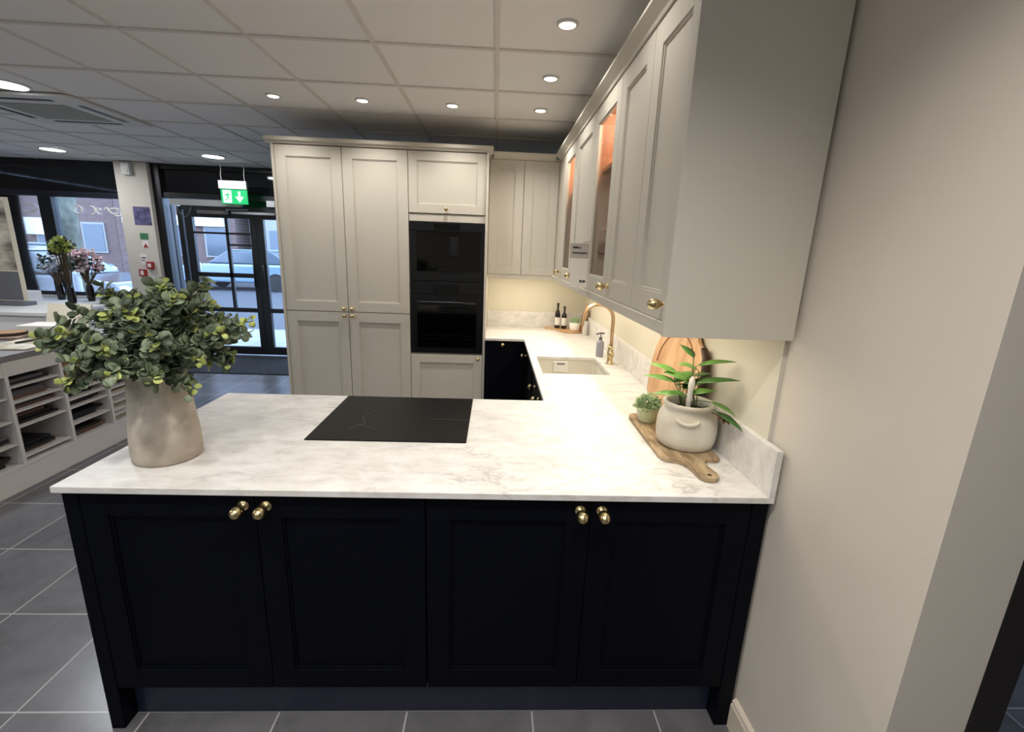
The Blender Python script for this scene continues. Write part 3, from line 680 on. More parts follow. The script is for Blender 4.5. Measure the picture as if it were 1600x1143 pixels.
# crock
KX, KY = -.135, .37
t = thing('cream_crock', 'cream stoneware crock with small lug handle on the wooden board', 'pot', (KX, KY, .917))
mb = MB(); mb.revolve((KX, KY, .9168), (0, 0, 1), [(0, 0), (.088, 0), (.098, .008), (.1055, .03), (.108, .06), (.107, .095), (.10, .122), (.088, .136), (.082, .143), (.083, .149), (.09, .153), (.093, .159), (.091, .166), (.083, .168), (.077, .163), (.075, .145), (.09, .11), (.09, .03), (0, .02)], 40); part('body', mb, M['crock'], t, smooth=True)
for ang in (-1.95, .9):
    mb = MB(); c = Vector((math.cos(ang), math.sin(ang), 0)); s = Vector((-c.y, c.x, 0)); o = Vector((KX, KY, 1.035))
    mb.tube([o+c*(.098+.016*math.sin(PI*i/8))+s*(.036*math.cos(PI*i/8))+Vector((0, 0, .006-.014*math.sin(PI*i/8))) for i in range(9)], .0065, 8); part('lug_handle', mb, M['crock'], t, smooth=True)
mb = MB(); mb.cyl((KX, KY, 1.035), (0, 0, 1), .08, .012); part('soil', mb, M['soil'], t)
t = thing('leafy_plant', 'glossy green long-leaved plant growing in the cream crock', 'plant', (KX, KY, 1.047))
st, lv = MB(), MB()
for i, (x, y, z, L, W) in enumerate([(-.30, .40, 1.19, .12, .034), (-.27, .44, 1.225, .11, .04), (-.17, .42, 1.30, .09, .036), (-.2, .33, 1.25, .1, .04), (-.035, .30, 1.275, .13, .032), (-.03, .26, 1.22, .14, .034), (-.035, .17, 1.07, .12, .03), (-.05, .2, 1.11, .1, .028), (-.28, .37, 1.125, .1, .032), (-.09, .35, 1.21, .09, .05), (-.12, .4, 1.2, .09, .05), (-.08, .30, 1.16, .09, .035), (-.23, .40, 1.2, .1, .05), (-.09, .42, 1.16, .08, .04), (-.24, .30, 1.15, .09, .03), (-.06, .36, 1.19, .1, .04), (-.15, .36, 1.17, .09, .045)]):
    T = Vector((x, y, z)); a = i*2.1; B = Vector((KX+.03*math.cos(a), KY+.03*math.sin(a), 1.045)); d = (T-B).normalized(); hd = Vector((d.x, d.y, 0)); hd = hd.normalized() if hd.length > .05 else Vector((1, 0, 0))
    ld = (d*.45+hd*.75+Vector((0, 0, -.1 if z < 1.15 else .12))).normalized(); Lb = T-ld*L
    st.tube([B, (B+Lb)/2+Vector((0, 0, .02)), Lb], .0018, 6); lv.leaf(Lb, ld, (0.1*math.sin(i), -.35, 1), L, W, cup=.22, shape='lance', seg=8)
part('stem', st, M['stemg'], t, smooth=True); part('leaves', lv, M['leafg'], t, smooth=True, solid=.0008)
mb = MB(); mb.revolve((-.155, .335, 1.047), (.03, -.02, 1), [(0, 0), (.008, 0), (.009, .05), (.0085, .09), (.012, .105), (.010, .125), (.004, .14), (0, .142)], 12); tag(mb.done('white_stake', M['paper'], smooth=True), 'pale off-white bud stake standing upright in the cream crock', 'stake')
mb = MB()
for i in range(14):
    a = i*2.4; mb.leaf((-.052, .262, 1.058), (math.cos(a), math.sin(a), .4*math.sin(i*1.7)), (0, 0, 1), .028, .014, .3, 'lance', 4)
mb.tube([(-.075, .32, 1.06), (-.052, .262, 1.058)], .0015, 5)
tag(mb.done('dried_flower', mat('dried_brown', '6b4a35', .8), solid=.0006), 'small dried brown flower head at the right rim of the cream crock', 'flower')
# small sage pot
QX, QY = -.205, .60
t = thing('sage_pot', 'small pale green ribbed pot beside the cream crock on the wooden board', 'pot', (QX, QY, .917))
mb = MB(); prof = [(0, 0), (.032, 0)]
for i in range(13): prof.append((.034+.012*i/12+.0012*(i % 2), .003+.052*i/12))
prof += [(.05, .06), (.05, .068), (.045, .068), (.044, .05), (0, .048)]
mb.revolve((QX, QY, .9168), (0, 0, 1), prof, 32); part('body', mb, M['greenpot'], t, smooth=True)
mb = MB(); R = random.Random(3)
for i in range(330):
    u = R.random(); a = R.uniform(0, 2*PI); el = math.acos(R.uniform(.0, 1)); r = .052*R.uniform(.55, 1)**.5
    d = Vector((math.sin(el)*math.cos(a), math.sin(el)*math.sin(a), math.cos(el))); p = Vector((QX, QY, .972))+Vector((d.x*r, d.y*r, d.z*r*1.05))
    mb.leaf(p, d+Vector((R.uniform(-.5, .5), R.uniform(-.5, .5), .4)), Vector((R.uniform(-1, 1), R.uniform(-1, 1), 1)), R.uniform(.012, .02), R.uniform(.008, .013), .3, seg=4)
st = MB()
for i in range(16):
    a = i*2.4; st.tube([(QX, QY, .964), (QX+.035*math.cos(a), QY+.035*math.sin(a), 1.0)], .0012, 4)
t2 = thing('bushy_succulent', 'small pale green bushy plant filling the sage pot', 'plant', (QX, QY, .965))
part('leaves', mb, M['succ'], t2, solid=.0006); part('stem', st, M['stemg'], t2)
# leaning round board
t = thing('round_board', 'large orange-brown wooden board leaning on the wall behind the crock', 'board', (-.06, .7, .9))
def lean(u, w, d):
    th = math.radians(9); n = Vector((-math.cos(th), 0, math.sin(th)*1.0)); up = Vector((math.sin(th), 0, math.cos(th)))
    b = Vector((-.072, 0, .9045)); q = b+up*w+n*d; return (q.x, u, q.z)
poly = []
for i in range(33):
    a = -PI/2+PI*1.0*i/32-0
prof = [(.0, .10), (.02, .03), (.08, .0), (.20, .0)]
pts_r = [(.235, .04), (.262, .12), (.27, .2), (.262, .26), (.24, .315), (.205, .345), (.165, .36), (.135, .385), (.11, .42), (.09, .452)]
poly = [(.745-u, w) for u, w in [(0.0, .0), (.12, .0), (.2, .015)]+pts_r]+[(.745+u, w) for u, w in pts_r[::-1]+[(.2, .015), (.12, 0.0)]]
mb = MB(); mb.prism(poly, 0, .02, lean); part('board', mb, M['woodo'], t, bevel=.004)
mb = MB()
for i in range(12): pass
mb.tube([Vector(lean(.745-u*1.0, w, .010)) for u, w in pts_r[:6]], .0125, 8); part('bark_edge', mb, M['woodd'], t, smooth=True)
mb = MB(); mb.tube([Vector(lean(.745+.20*math.cos(a), .20+.17*math.sin(a), .0215)) for a in [PI*i/24 for i in range(25)]], .003, 6); part('groove_ring', mb, mat('groove', '8a5a3a', .6), t, smooth=True)

# far corner group
t = thing('paddle_board', 'small wooden paddle board lying in the far corner under the bottles', 'board', (-.2, 3.0, .9))
poly = [(-.385, 3.10), (-.375, 3.125), (-.35, 3.125), (-.29, 3.095), (-.26, 3.11), (-.20, 3.125), (-.12, 3.12), (-.06, 3.08), (-.035, 3.02), (-.035, 2.95), (-.06, 2.9), (-.11, 2.868), (-.17, 2.865), (-.22, 2.89), (-.26, 2.94), (-.285, 3.0), (-.31, 3.05), (-.37, 3.08)]
mb = MB(); mb.prism(poly[::-1], .9005, .9165); part('board', mb, M['woodo'], t, bevel=.003)
def bottle(x, y, h, label):
    t = thing('bottle', label, 'bottle', (x, y, .917), 'dark bottles in the far corner'); s = h/.21
    mb = MB(); mb.revolve((x, y, .9168), (0, 0, 1), [(0, 0), (.022, 0), (.024, .004), (.024, .115*s), (.02, .135*s), (.009, .155*s), (.0085, .185*s), (0, .185*s)], 20); part('body', mb, M['amber'], t, smooth=True)
    mb = MB(); mb.cyl((x, y, .9168+.186*s), (0, 0, 1), .0105, .024*s, 14); part('cap', mb, M['sdark'], t)
    mb = MB(); mb.revolve((x, y, .9168), (0, 0, 1), [(.0245, .03), (.0246, .032), (.0246, .10), (.0245, .102)], 20); part('label', mb, M['paper'], t, smooth=True)
bottle(-.272, 3.06, .235, 'taller dark bottle with white label, left of the pair in the far corner')
bottle(-.212, 3.04, .208, 'shorter dark bottle with white label, right of the pair in the far corner')
FX, FY = -.125, 2.945
t = thing('white_pot', 'small white pot of fresh herbs beside the dark bottles', 'pot', (FX, FY, .917))
mb = MB(); mb.revolve((FX, FY, .9168), (0, 0, 1), [(0, 0), (.042, 0), (.047, .01), (.051, .075), (.046, .075), (.044, .06), (0, .058)], 24); part('body', mb, M['paper'], t, smooth=True)
t = thing('herb_plant', 'light green herb growing in the small white pot', 'plant', (FX, FY, .975)); mb = MB(); R = random.Random(5)
for i in range(150):
    a = R.uniform(0, 2*PI); r = .03*R.random()**.5; d = Vector((math.cos(a)*R.uniform(.1, .8), math.sin(a)*R.uniform(.1, .8), 1))
    mb.leaf((FX+r*math.cos(a), FY+r*math.sin(a), .973+R.uniform(0, .03)), d, (R.uniform(-1, 1), -1, .3), R.uniform(.03, .05), R.uniform(.008, .014), .3, 'lance', 4)
part('leaves', mb, M['succ'], t, solid=.0006)
mb = MB(); 
def lean2(u, w, d): q = Vector((-.058, 0, .9175))+Vector((.16, 0, .987))*w+Vector((-.987, 0, .16))*d; return (q.x, u, q.z)
mb.prism([(3.0, 0), (3.0, .17), (2.97, .2), (2.945, .21), (2.94, .25), (2.92, .25), (2.915, .21), (2.885, .2), (2.86, .17), (2.86, 0)], 0, .012, lean2)
tag(mb.done('small_leaning_board', M['woodo'], bevel=.003), 'small wooden board leaning on the wall behind the white herb pot', 'board')
mb = MB(); mb.revolve((-.055, 2.80, .9003), (0, 0, 1), [(0, 0), (.022, 0), (.023, .005), (.021, .12), (.0195, .125), (.0195, .01), (0, .01)], 20); tag(mb.done('tumbler', mat('pale_ceramic', 'cfcbc4', .3), smooth=True), 'tall pale tumbler standing right of the white herb pot in the far corner', 'tumbler')

# ------------------------------------------------------------------ ceiling fittings
def downlight(x, y, label, grp='small ceiling downlights', e=20, ang=128):
    t = thing('downlight', label, 'light', (x, y, ZC), grp)
    mb = MB(); mb.revolve((x, y, ZC+.006), (0, 0, -1), [(.034, 0), (.034, .006), (.036, .010), (.046, .009), (.048, .006), (.048, 0)], 28); part('bezel', mb, M['signw'], t, smooth=True)
    mb = MB(); mb.cyl((x, y, ZC+.004), (0, 0, -1), .033, .006, 24); part('lens', mb, M['lens'], t)
    L = bpy.data.lights.new('lamp', 'SPOT'); L.energy = e; L.color = (1, .955, .905); L.spot_size = math.radians(ang); L.spot_blend = .8; L.shadow_soft_size = .05
    o = bpy.data.objects.new('lamp', L); C.objects.link(o); o.parent = t; o.location = (0, 0, -.012)
for x, y, l in [(-.585, 1.033, 'nearest visible ceiling downlight, above the sink run side of the worktop'), (-.585, 1.665, 'middle downlight of the three beside the wall cabinets'), (-.585, 2.27, 'farthest downlight of the three beside the wall cabinets'),
                (-1.19, 2.26, 'downlight above the coffee machine in front of the tall cabinets'), (-1.795, 2.25, 'downlight in front of the right larder doors'), (-2.385, 2.25, 'downlight in front of the left larder doors'),
                (-.585, .42, 'downlight above the right end of the peninsula'), (-.585, -.72, 'downlight above the floor before the peninsula right end'), (-1.19, -.72, 'downlight above the floor before the peninsula middle'), (-1.795, -.72, 'downlight above the floor before the left half of the peninsula'),
                (-.585, -1.45, 'added fill downlight above the walkway near the right wall, out of view'), (-1.795, -1.45, 'added fill downlight above the walkway behind the camera')]:  # the walkway pair is added out of view to brighten the room
    downlight(x, y, l, e=(25 if y > 2.2 else 17 if y > 1 else 10) if y > .3 else (47 if y > -1 else 22), ang=132 if y > .3 or y < -1 else 124)
def panel(x, y, label, e=25):
    t = thing('round_ceiling_light', label, 'light', (x, y, ZC), 'large round ceiling lights'); r = .11
    mb = MB(); mb.revolve((x, y, ZC+.004), (0, 0, -1), [(r, 0), (r+.018, 0), (r+.016, .010), (r, .012)], 32); part('bezel', mb, M['signw'], t, smooth=True)
    mb = MB(); mb.cyl((x, y, ZC+.004), (0, 0, -1), r, .012, 32); part('lens', mb, M['lens2'], t)
    L = bpy.data.lights.new('lamp', 'AREA'); L.shape = 'DISK'; L.size = .2; L.energy = e; L.color = (.9, .94, 1)
    o = bpy.data.objects.new('lamp', L); C.objects.link(o); o.parent = t; o.location = (0, 0, -.02)
panel(-4.137, 2.286, 'large round ceiling light cut by the left edge of the picture, beside the air vent', 22)
panel(-5.997, 4.69, 'large round ceiling light in front of the shop windows', 10); panel(-4.184, 4.669, 'large round ceiling light in front of the entrance door', 10)
panel(-4.137, -.1, 'added round fill light above the near end of the display unit, out of view', 12)  # extra round light added outside the view as fill
panel(-1.2, -2.5, 'added round fill light over the walkway behind the camera', 12); panel(-3.4, -2.5, 'added round fill light over the far left of the walkway behind the camera', 22); panel(-6.2, 1.0, 'added round fill light left of the display unit, out of view', 22)  # these three are added outside the view to raise the room's brightness
t = thing('air_conditioning_cassette', 'square ceiling air conditioning cassette with a grille and side slots', 'air conditioner', (-4.34, 2.86, ZC))
mb = MB(); mb.prism(rr(-4.81, -3.87, 2.44, 3.28, .05), ZC-.02, ZC-.0015); part('panel', mb, mat('cassette_white', 'e2e0da', .6), t, bevel=.006)
mb = MB(); mb.box(-4.62, -4.09, 2.66, 3.10, ZC-.024, ZC-.0205); part('grille', mb, mat('grille_grey', 'a3a195', .7), t, bevel=.002)
for a in ((-4.62, -4.08, 2.53, 2.57), (-4.62, -4.08, 3.16, 3.20), (-4.0, -3.955, 2.66, 3.10), (-4.74, -4.695, 2.66, 3.10)):
    mb = MB(); mb.box(*a, ZC-.0225, ZC-.0205); part('air_slot', mb, M['sdark'], t)
mb = MB()
for a in ((-3.29, -3.03, 3.14, 3.152), (-3.29, -3.03, 3.70, 3.712), (-3.29, -3.278, 3.152, 3.70), (-3.042, -3.03, 3.152, 3.70)): mb.box(*a, ZC-.005, ZC-.0015)
tag(mb.done('access_hatch', M['signw']), 'thin white square access hatch frame in the ceiling left of the larder', 'hatch')
# exit sign
ex = thing('exit_sign', 'green hanging emergency exit sign with running man and down arrow', 'sign', (-4.28, 5.2, 2.1))
ye = 5.15
def XS(px, py):
    return None
mb = MB(); mb.box(-4.42, -4.07, ye-.025, ye+.025, 2.245, 2.345); part('housing', mb, M['signw'], ex, bevel=.006)
mb = MB(); mb.box(-4.405, -4.075, ye-.008, ye+.008, 2.065, 2.244); pn = part('panel', mb, M['green'], ex)
mb = MB(); yq = ye-.0085
Pq = lambda u, w, d: (-4.405+u*.33, yq-d, 2.065+w*.18)
mb.prism([(.08, .08), (.40, .08), (.40, .92), (.08, .92)], 0, .001, Pq)
mb.prism([(.66, .85), (.74, .85), (.74, .5), (.86, .5), (.70, .12), (.54, .5), (.66, .5)], 0, .001, Pq); pg = part('pictogram', mb, M['glow'], pn)
mb = MB(); 
for q in ([(.24, .83), (.29, .83), (.29, .72), (.24, .72)], [(.18, .66), (.32, .70), (.33, .62), (.27, .55), (.29, .42), (.24, .40), (.22, .5)], [(.24, .42), (.29, .44), (.36, .30), (.33, .24), (.31, .30)], [(.22, .44), (.25, .40), (.20, .22), (.13, .22), (.17, .28)], [(.13, .60), (.18, .68), (.2, .63), (.15, .52)], [(.31, .64), (.37, .56), (.35, .52), (.3, .58)]):
    mb.prism(q, .0012, .002, Pq)
part('running_figure', mb, M['green'], pn)
mb = MB(); mb.box(-4.43, -4.06, ye-.02, ye+.02, ZC-.012, ZC-.0015); part('ceiling_bracket', mb, M['signw'], ex)
for x in (-4.39, -4.10):
    mb = MB(); mb.tube([(x, ye, ZC-.012), (x+.012, ye, 2.49), (x, ye, 2.42), (x+.004, ye, 2.345)], .004, 6); part('chain', mb, M['signw'], ex)
# pillar notices
yp = YF-.121
def sheet(x0, x1, z0, z1, m, name, label, cat='notice', grp=None):
    mb = MB(); mb.box(x0, x1, yp-.003, yp, z0, z1); o = mb.done(name, M[m]); tag(o, label, cat, grp); return o
sheet(-5.665, -5.45, 1.765, 1.995, 'purple', 'poster', 'square purple poster on the pillar between window and door', 'poster')
o = sheet(-5.625, -5.52, 1.58, 1.66, 'grn', 'notice', 'small green safety notice under the purple poster'); 
o = sheet(-5.61, -5.53, 1.47, 1.565, 'paper', 'notice', 'small white notice with red triangle on the pillar')
mb = MB(); mb.prism([(-5.60, 1.475), (-5.535, 1.475), (-5.567, 1.53)], .0035, .0045, lambda u, w, d: (u, yp-d, w)); part('red_triangle', mb, M['red'], o)
o = sheet(-5.66, -5.58, 1.25, 1.39, 'paper', 'notice', 'white notice low on the pillar left of the red call point')
mb = MB(); mb.box(-5.65, -5.59, yp-.0045, yp-.0035, 1.33, 1.345); mb.box(-5.65, -5.60, yp-.0045, yp-.0035, 1.30, 1.31); part('lettering', mb, M['ink'], o)
mb = MB(); mb.box(-5.575, -5.49, yp-.04, yp, 1.195, 1.29); o = mb.done('fire_call_point', M['red'], bevel=.005); tag(o, 'red fire alarm call point on the pillar', 'alarm')
mb = MB(); mb.box(-5.555, -5.51, yp-.043, yp-.0405, 1.22, 1.265); part('break_glass', mb, M['paper'], o)
o = sheet(-5.71, -5.60, 1.09, 1.185, 'red', 'notice', 'red fire action notice lowest on the pillar')
mb = MB(); mb.box(-5.69, -5.65, yp-.0045, yp-.0035, 1.11, 1.165); part('white_symbol', mb, M['paper'], o)
t = thing('motion_sensor', 'white alarm motion sensor at the top of the pillar', 'sensor', (-5.65, yp-.03, 2.38))
mb = MB(); mb.box(-5.71, -5.60, yp-.055, yp, 2.38, 2.53); part('housing', mb, M['signw'], t, bevel=.012)
mb = MB(); mb.box(-5.69, -5.62, yp-.062, yp-.0555, 2.40, 2.45); part('lens', mb, M['paper'], t, bevel=.003)

# ------------------------------------------------------------------ display unit on the left
UX = -3.84; UT = .865; posts = [.50, .865, 1.225, 1.585, 1.945, 2.30, 2.66, 3.02]
t = thing('display_unit', 'long pale grey shop display unit with pigeonholes of samples, on the left', 'display unit', (-4.2, 1.8, 0))
mb = MB(); mb.box(-4.55, UX, .49, 3.045, .826, UT); part('top', mb, M['slab'], t, bevel=.002)
mb = MB(); mb.box(-4.55, UX-.005, .50, 3.035, 0, .145); mb.box(-4.55, UX-.002, .50, 3.035, .145, .165); part('base', mb, M['unit'], t, bevel=.001)
mb = MB(); mb.box(-4.55, -4.535, .50, 3.035, .166, .825); part('back', mb, M['unit'], t)
for i, p in enumerate(posts):
    mb = MB(); mb.box(-4.534, UX, p, p+.022, .166, .825); part('divider', mb, M['unit'], t, bevel=.001)
for i, p in enumerate(posts[:-1]):
    mb = MB(); mb.box(UX-.02, UX-.001, p+.023, posts[i+1]-.001, .735 if i < 4 else .80, .825); part('fascia', mb, M['unit'], t, bevel=.001)
SH = [[.30, .45, .60], [.25, .42, .56, .66], [.3, .45, .6], [.66, .56, .50, .40, .20], [.69, .60-.02, .52, .46, .40, .28], [.60, .55, .50, .44, .38, .32, .26, .22], [.66, .59, .52, .45, .38, .31, .24]]
shz = {}
for i, p in enumerate(posts[:-1]):
    zz = sorted(SH[i]); shz[i] = zz
    for z in zz:
        mb = MB(); mb.box(-4.533, UX-.012, p+.0225, posts[i+1]-.0005, z-.006, z+.004); part('shelf', mb, M['unit'], t)
# sample boards resting on the shelves
R = random.Random(21); cnt = 0
words = ['bottom', 'second', 'third', 'fourth', 'fifth', 'sixth', 'seventh', 'eighth', 'top']
bays = ['cut-off left bay', 'first full bay', 'bay under the eucalyptus', 'bay beside the vase']
for i in range(2, 6):
    lv_ = [.166]+[z+.0045 for z in shz[i]]; p = posts[i]
    for k, z in enumerate(lv_):
        top = (lv_[k+1]-.012) if k+1 < len(lv_) else .724
        n = max(1, min(3, int((top-z)/.022)))
        if i == 5: n = 1
        zz = z+.0005
        for q in range(n):
            th = min(.018, top-zz-.002)
            if th < .006: break
            m = R.choice(['sdark', 'sdark', 'sdark', 'sgrey', 'sbrown', 'sdark', 'sdark']) if i != 5 else R.choice(['unit', 'scream', 'sgrey'])
            if i == 4 and k >= len(lv_)-2: m = 'soak'
            dx = R.uniform(.01, .05) if m != 'soak' else .0; w = posts[i+1]-p-.03
            cn = {'sdark': 'black', 'sgrey': 'grey', 'sbrown': 'brown', 'scream': 'cream', 'soak': 'oak', 'unit': 'pale grey'}[m]
            mb = MB(); mb.box(-4.48, UX-.03-dx, p+.026, p+.026+w*(R.uniform(.75, .97)), zz, zz+th)
            o = mb.done('sample_board', M[m], bevel=.001)
            wh = words[k] if k+1 < len(lv_) else 'top'
            tag(o, f'{cn} sample board, {wh} shelf of the {bays[i-2]}' + (f', {("lowest","middle","uppermost")[q]} of its stack' if n > 1 else ''), 'sample board', 'sample boards in the display unit')
            zz += th+.001; cnt += 1
# things on top of the unit
zt = UT+.0005
def slabthing(name, cx, cy, w, d, h, rot, m, label, cat, z=zt, grp=None, bev=.002):
    mb = MB(); c, s = math.cos(rot), math.sin(rot)
    mb.prism([(cx+c*a-s*b, cy+s*a+c*b) for a, b in ((-w/2, -d/2), (w/2, -d/2), (w/2, d/2), (-w/2, d/2))], z, z+h); o = mb.done(name, M[m], bevel=bev); return tag(o, label, cat, grp)
slabthing('sample_book', -4.02, 1.93, .28, .36, .012, .12, 'print2', 'open cream pattern book with leafy print on the display unit', 'book')
slabthing('stone_tile', -4.37, 1.72, .30, .30, .025, -.2, 'stone', 'brown stone tile flat at the near end of the display unit', 'tile')
slabthing('stone_tile', -4.365, 2.17, .26, .3, .02, .3, 'stone', 'brown stone tile behind the pattern book on the display unit', 'tile')
t = thing('wood_slice', 'round pale wood slice lying on the brown stone tile', 'wood slice', (-4.34, 2.16, zt+.021)); mb = MB(); mb.cyl((-4.34, 2.16, zt+.0205), (0, 0, 1), .09, .022, 24); part('slice', mb, M['soak'], t, bevel=.004)
mb = MB(); mb.revolve((-4.34, 2.16, zt+.021), (0, 0, 1), [(.0905, 0), (.095, .004), (.095, .018), (.0905, .0215)], 24); part('bark_edge', mb, M['woodd'], t, smooth=True)
def leaning(name, x0, x1, y, h, tilt, m, label, cat, z=zt, th=.012):
    mb = MB(); s, c = math.sin(tilt), math.cos(tilt)
    P = lambda u, w, d: (u, y+w*s+d*c, z+.001+w*c-d*s+th*s)
    mb.prism([(x0, 0), (x1, 0), (x1, h), (x0, h)], 0, th, P); return tag(mb.done(name, M[m], bevel=.001), label, cat)
leaning('cream_swatch', -4.52, -4.18, 2.62, .19, .35, 'scream', 'cream sample panel leaning back on the display unit beside the eucalyptus', 'panel')
leaning('leaf_print', -4.16, -3.9, 2.72, .15, .4, 'print2', 'small leaf-printed panel leaning at the far end of the display unit', 'panel')
mb = MB(); mb.tube([(-4.12, 2.30, zt+.17), (-4.02, 2.22, zt+.10), (-3.95, 2.16, zt+.02)], .009, 6); mb.tube([(-3.97, 2.17, zt+.03), (-4.02, 2.02, zt+.022), (-4.05, 1.9, zt+.02)], .007, 6)
tag(mb.done('bent_branch', M['sdark']), 'bent dark metal bracket standing on the pattern book', 'bracket')
slabthing('paper_stack', -4.36, 2.47, .28, .2, .05, .1, 'paper', 'stack of white brochures in the middle of the display unit', 'paper')
# roll-up banner behind the unit
t = thing('display_board', 'display board with interior photographs standing on the white counter behind the display unit', 'display board', (-5.6, 3.2, .951))
mb = MB(); mb.box(-6.05, -5.17, 3.20, 3.206, .99, 1.90); part('edge_sheet', mb, M['scream'], t)
mb = MB(); mb.box(-6.0, -5.21, 3.196, 3.1995, 1.27, 1.87); pp = part('photo_print', mb, M['print1'], t)
mb = MB(); mb.box(-6.0, -5.21, 3.196, 3.1995, 1.0, 1.255); part('dark_print', mb, M['sgrey'], t)
mb = MB(); mb.tube([(-5.34+.05*math.cos(a)*(1+.1*a), 3.1935, 1.80+.035*math.sin(a)*(1+.1*a)) for a in [i*.35 for i in range(14)]], .006, 5); part('lettering', mb, M['paper'], pp)
mb = MB(); mb.box(-6.06, -5.165, 3.14, 3.27, .951, .985); part('base', mb, M['sgrey'], t, bevel=.005)
t = thing('white_counter', 'white counter with a pale top standing behind the display unit', 'counter', (-5.6, 3.1, 0))
mb = MB(); mb.box(-6.6, -4.66, 2.78, 3.42, .92, .95); part('counter_top', mb, M['white'], t, bevel=.003)
mb = MB(); mb.box(-6.58, -4.68, 2.80, 3.40, 0, .9195); part('body', mb, M['unit'], t, bevel=.002)
# white table by the window and its things
t = thing('display_table', 'white table standing below the shop window', 'table', (-6.6, 4.6, 0))
mb = MB(); mb.box(-7.9, -5.75, 4.25, 5.0, .76, .80); part('table_top', mb, M['white'], t, bevel=.003)
for x in (-7.85, -5.85):
    for y in (4.3, 4.9): mb = MB(); mb.box(x, x+.05, y, y+.05, 0, .759); part('leg', mb, M['white'], t)
slabthing('brochure_box', -6.45, 4.42, .28, .25, .14, .1, 'white', 'white box on the window table left of the flowers', 'box', .8005)
slabthing('paper_stack', -6.9, 4.55, .4, .3, .04, .25, 'paper', 'loose white papers on the window table', 'paper', .8005)
slabthing('fabric_sample', -7.3, 4.6, .3, .3, .10, -.2, 'stone', 'brown folded fabric sample on the window table', 'fabric', .8005)
def bouquet(x, y, z, r, label, cat_m, h, seed, base_z):
    R = random.Random(seed); t = thing('flower_arrangement', label, 'flowers', (x, y, base_z), 'flower arrangements at the window')
    mb = MB(); mb.revolve((x, y, base_z+.0005), (0, 0, 1), [(0, 0), (.035, 0), (.042, .05), (.04, .14), (.03, .19), (.034, .2), (.028, .2), (.026, .15), (0, .1)], 20); part('vase', mb, M['amber'], t, smooth=True)
    f, g, s = MB(), MB(), MB()
    for i in range(38):
        a = R.uniform(0, 2*PI); rr_ = r*R.random()**.5; zz = z+R.uniform(-.8, .5)*r; c = Vector((x+rr_*math.cos(a), y+rr_*math.sin(a)*.6, zz))
        s.tube([(x, y, base_z+.18), ((x+c.x)/2, (y+c.y)/2, base_z+.3), c], .003, 4)
        for k in range(16):
            d = Vector((R.uniform(-1, 1), R.uniform(-1, 1), R.uniform(-1, 1))).normalized(); L = R.uniform(.03, .05)
            (f if i % 3 else g).leaf(c+d*.018, d, (R.uniform(-1, 1), -1, 1), L, L*.7, .2, seg=4)
    part('blooms', f, M[cat_m], t); part('leaves', g, M['dleaf'], t); part('stem', s, M['stem'], t)
bouquet(-5.97, 4.82, 1.32, .17, 'pink and white flower arrangement on the window table left of the pillar', 'pink', .3, 4, .8)
bouquet(-6.36, 4.85, 1.28, .15, 'white flower arrangement on the window table next to the mullion', 'bluew', .3, 5, .8)
bouquet(-5.84, 4.40, 1.50, .09, 'yellow-green leafy arrangement nearest the pillar', 'yel', .3, 6, .8)
# white graphics on the window
t = thing('window_lettering', 'white curly lettering stuck across the shop windows', 'lettering', (-6.4, YF, 1.9))
def ring(cx, cz, rx, rz, a0=0, a1=2*PI, n=20, w=.010):
    mb = MB(); mb.tube([(cx+rx*math.cos(a0+(a1-a0)*i/n), YF+.0, cz+rz*math.sin(a0+(a1-a0)*i/n)) for i in range(n+1)], w, 6); part('letter', mb, M['paper'], t)
ring(-6.47, 1.935, .05, .05); ring(-6.30, 1.935, .055, .05, -1.6, 1.6); ring(-6.20, 1.925, .03, .035, .5, 5.2); ring(-6.10, 1.935, .025, .035, -.3, 2.8)
ring(-6.0, 1.935, .06, .035, .2, 6.0); ring(-5.95, 1.90, .05, .03, 3.2, 5.6); ring(-7.10, 1.93, .10, .05, -2.6, 1.7)

# ------------------------------------------------------------------ outside
mb = MB(); mb.box(-30, 14, 5.6, 7.7, -.12, -.02); tag(mb.done('pavement', M['pave'], origin=(0, 7, -.12)), 'pale paved footpath outside the shop windows', 'pavement', kind='structure')
mb = MB(); mb.box(-40, 20, 7.7, 40, -.2, -.10); tag(mb.done('road', M['road'], origin=(0, 20, -.2)), 'grey road beyond the footpath', 'road', kind='structure')
mb = MB(); mb.box(-9, 3, 5.5, 5.6, -.1, -.005); struct('trim_4', mb, M['sgrey'])
def house(x0, x1, y, h, m, label, gable=True, wins=4, white=None):
    t = thing('building', label, 'building', ((x0+x1)/2, y, -.1), 'buildings across the road')
    mb = MB(); mb.box(x0, x1, y, y+6, -.1, h); part('wall', mb, M[m], t)
    mb = MB(); xm = (x0+x1)/2
    mb.prism([(x0-.3, h), (x1+.3, h), (xm, h+2.2)] if gable else [(x0-.1, h), (x1+.1, h), (x1+.1, h+.3), (x0-.1, h+.3)], y-.25, y+6.2, lambda u, w, d: (u, d, w)); part('roof', mb, M['roof'], t)
    for i in range(wins):
        cx = x0+(x1-x0)*(i+.5)/wins
        for z in (.9, 3.4):
            if z+1.3 > h: continue
            mb = MB(); mb.box(cx-.5, cx+.5, y-.06, y-.001, z, z+1.3); f = part('window', mb, M['render'], t)
            mb = MB(); mb.box(cx-.42, cx+.42, y-.08, y-.061, z+.08, z+1.22); part('pane', mb, M['carglass'], f)
    if white: mb = MB(); mb.box(*white); part('fascia_board', mb, M['white'], t)
house(-31.8, -22.2, 22, 6.0, 'brick2', 'dark brick gabled building seen through the left window', True, 3)
house(-21.5, -17.6, 20.5, 7.5, 'brick', 'red brick building across the road between the two windows', False, 2, (-21.3, -19.5, 20.3, 20.49, 1.6, 2.3))
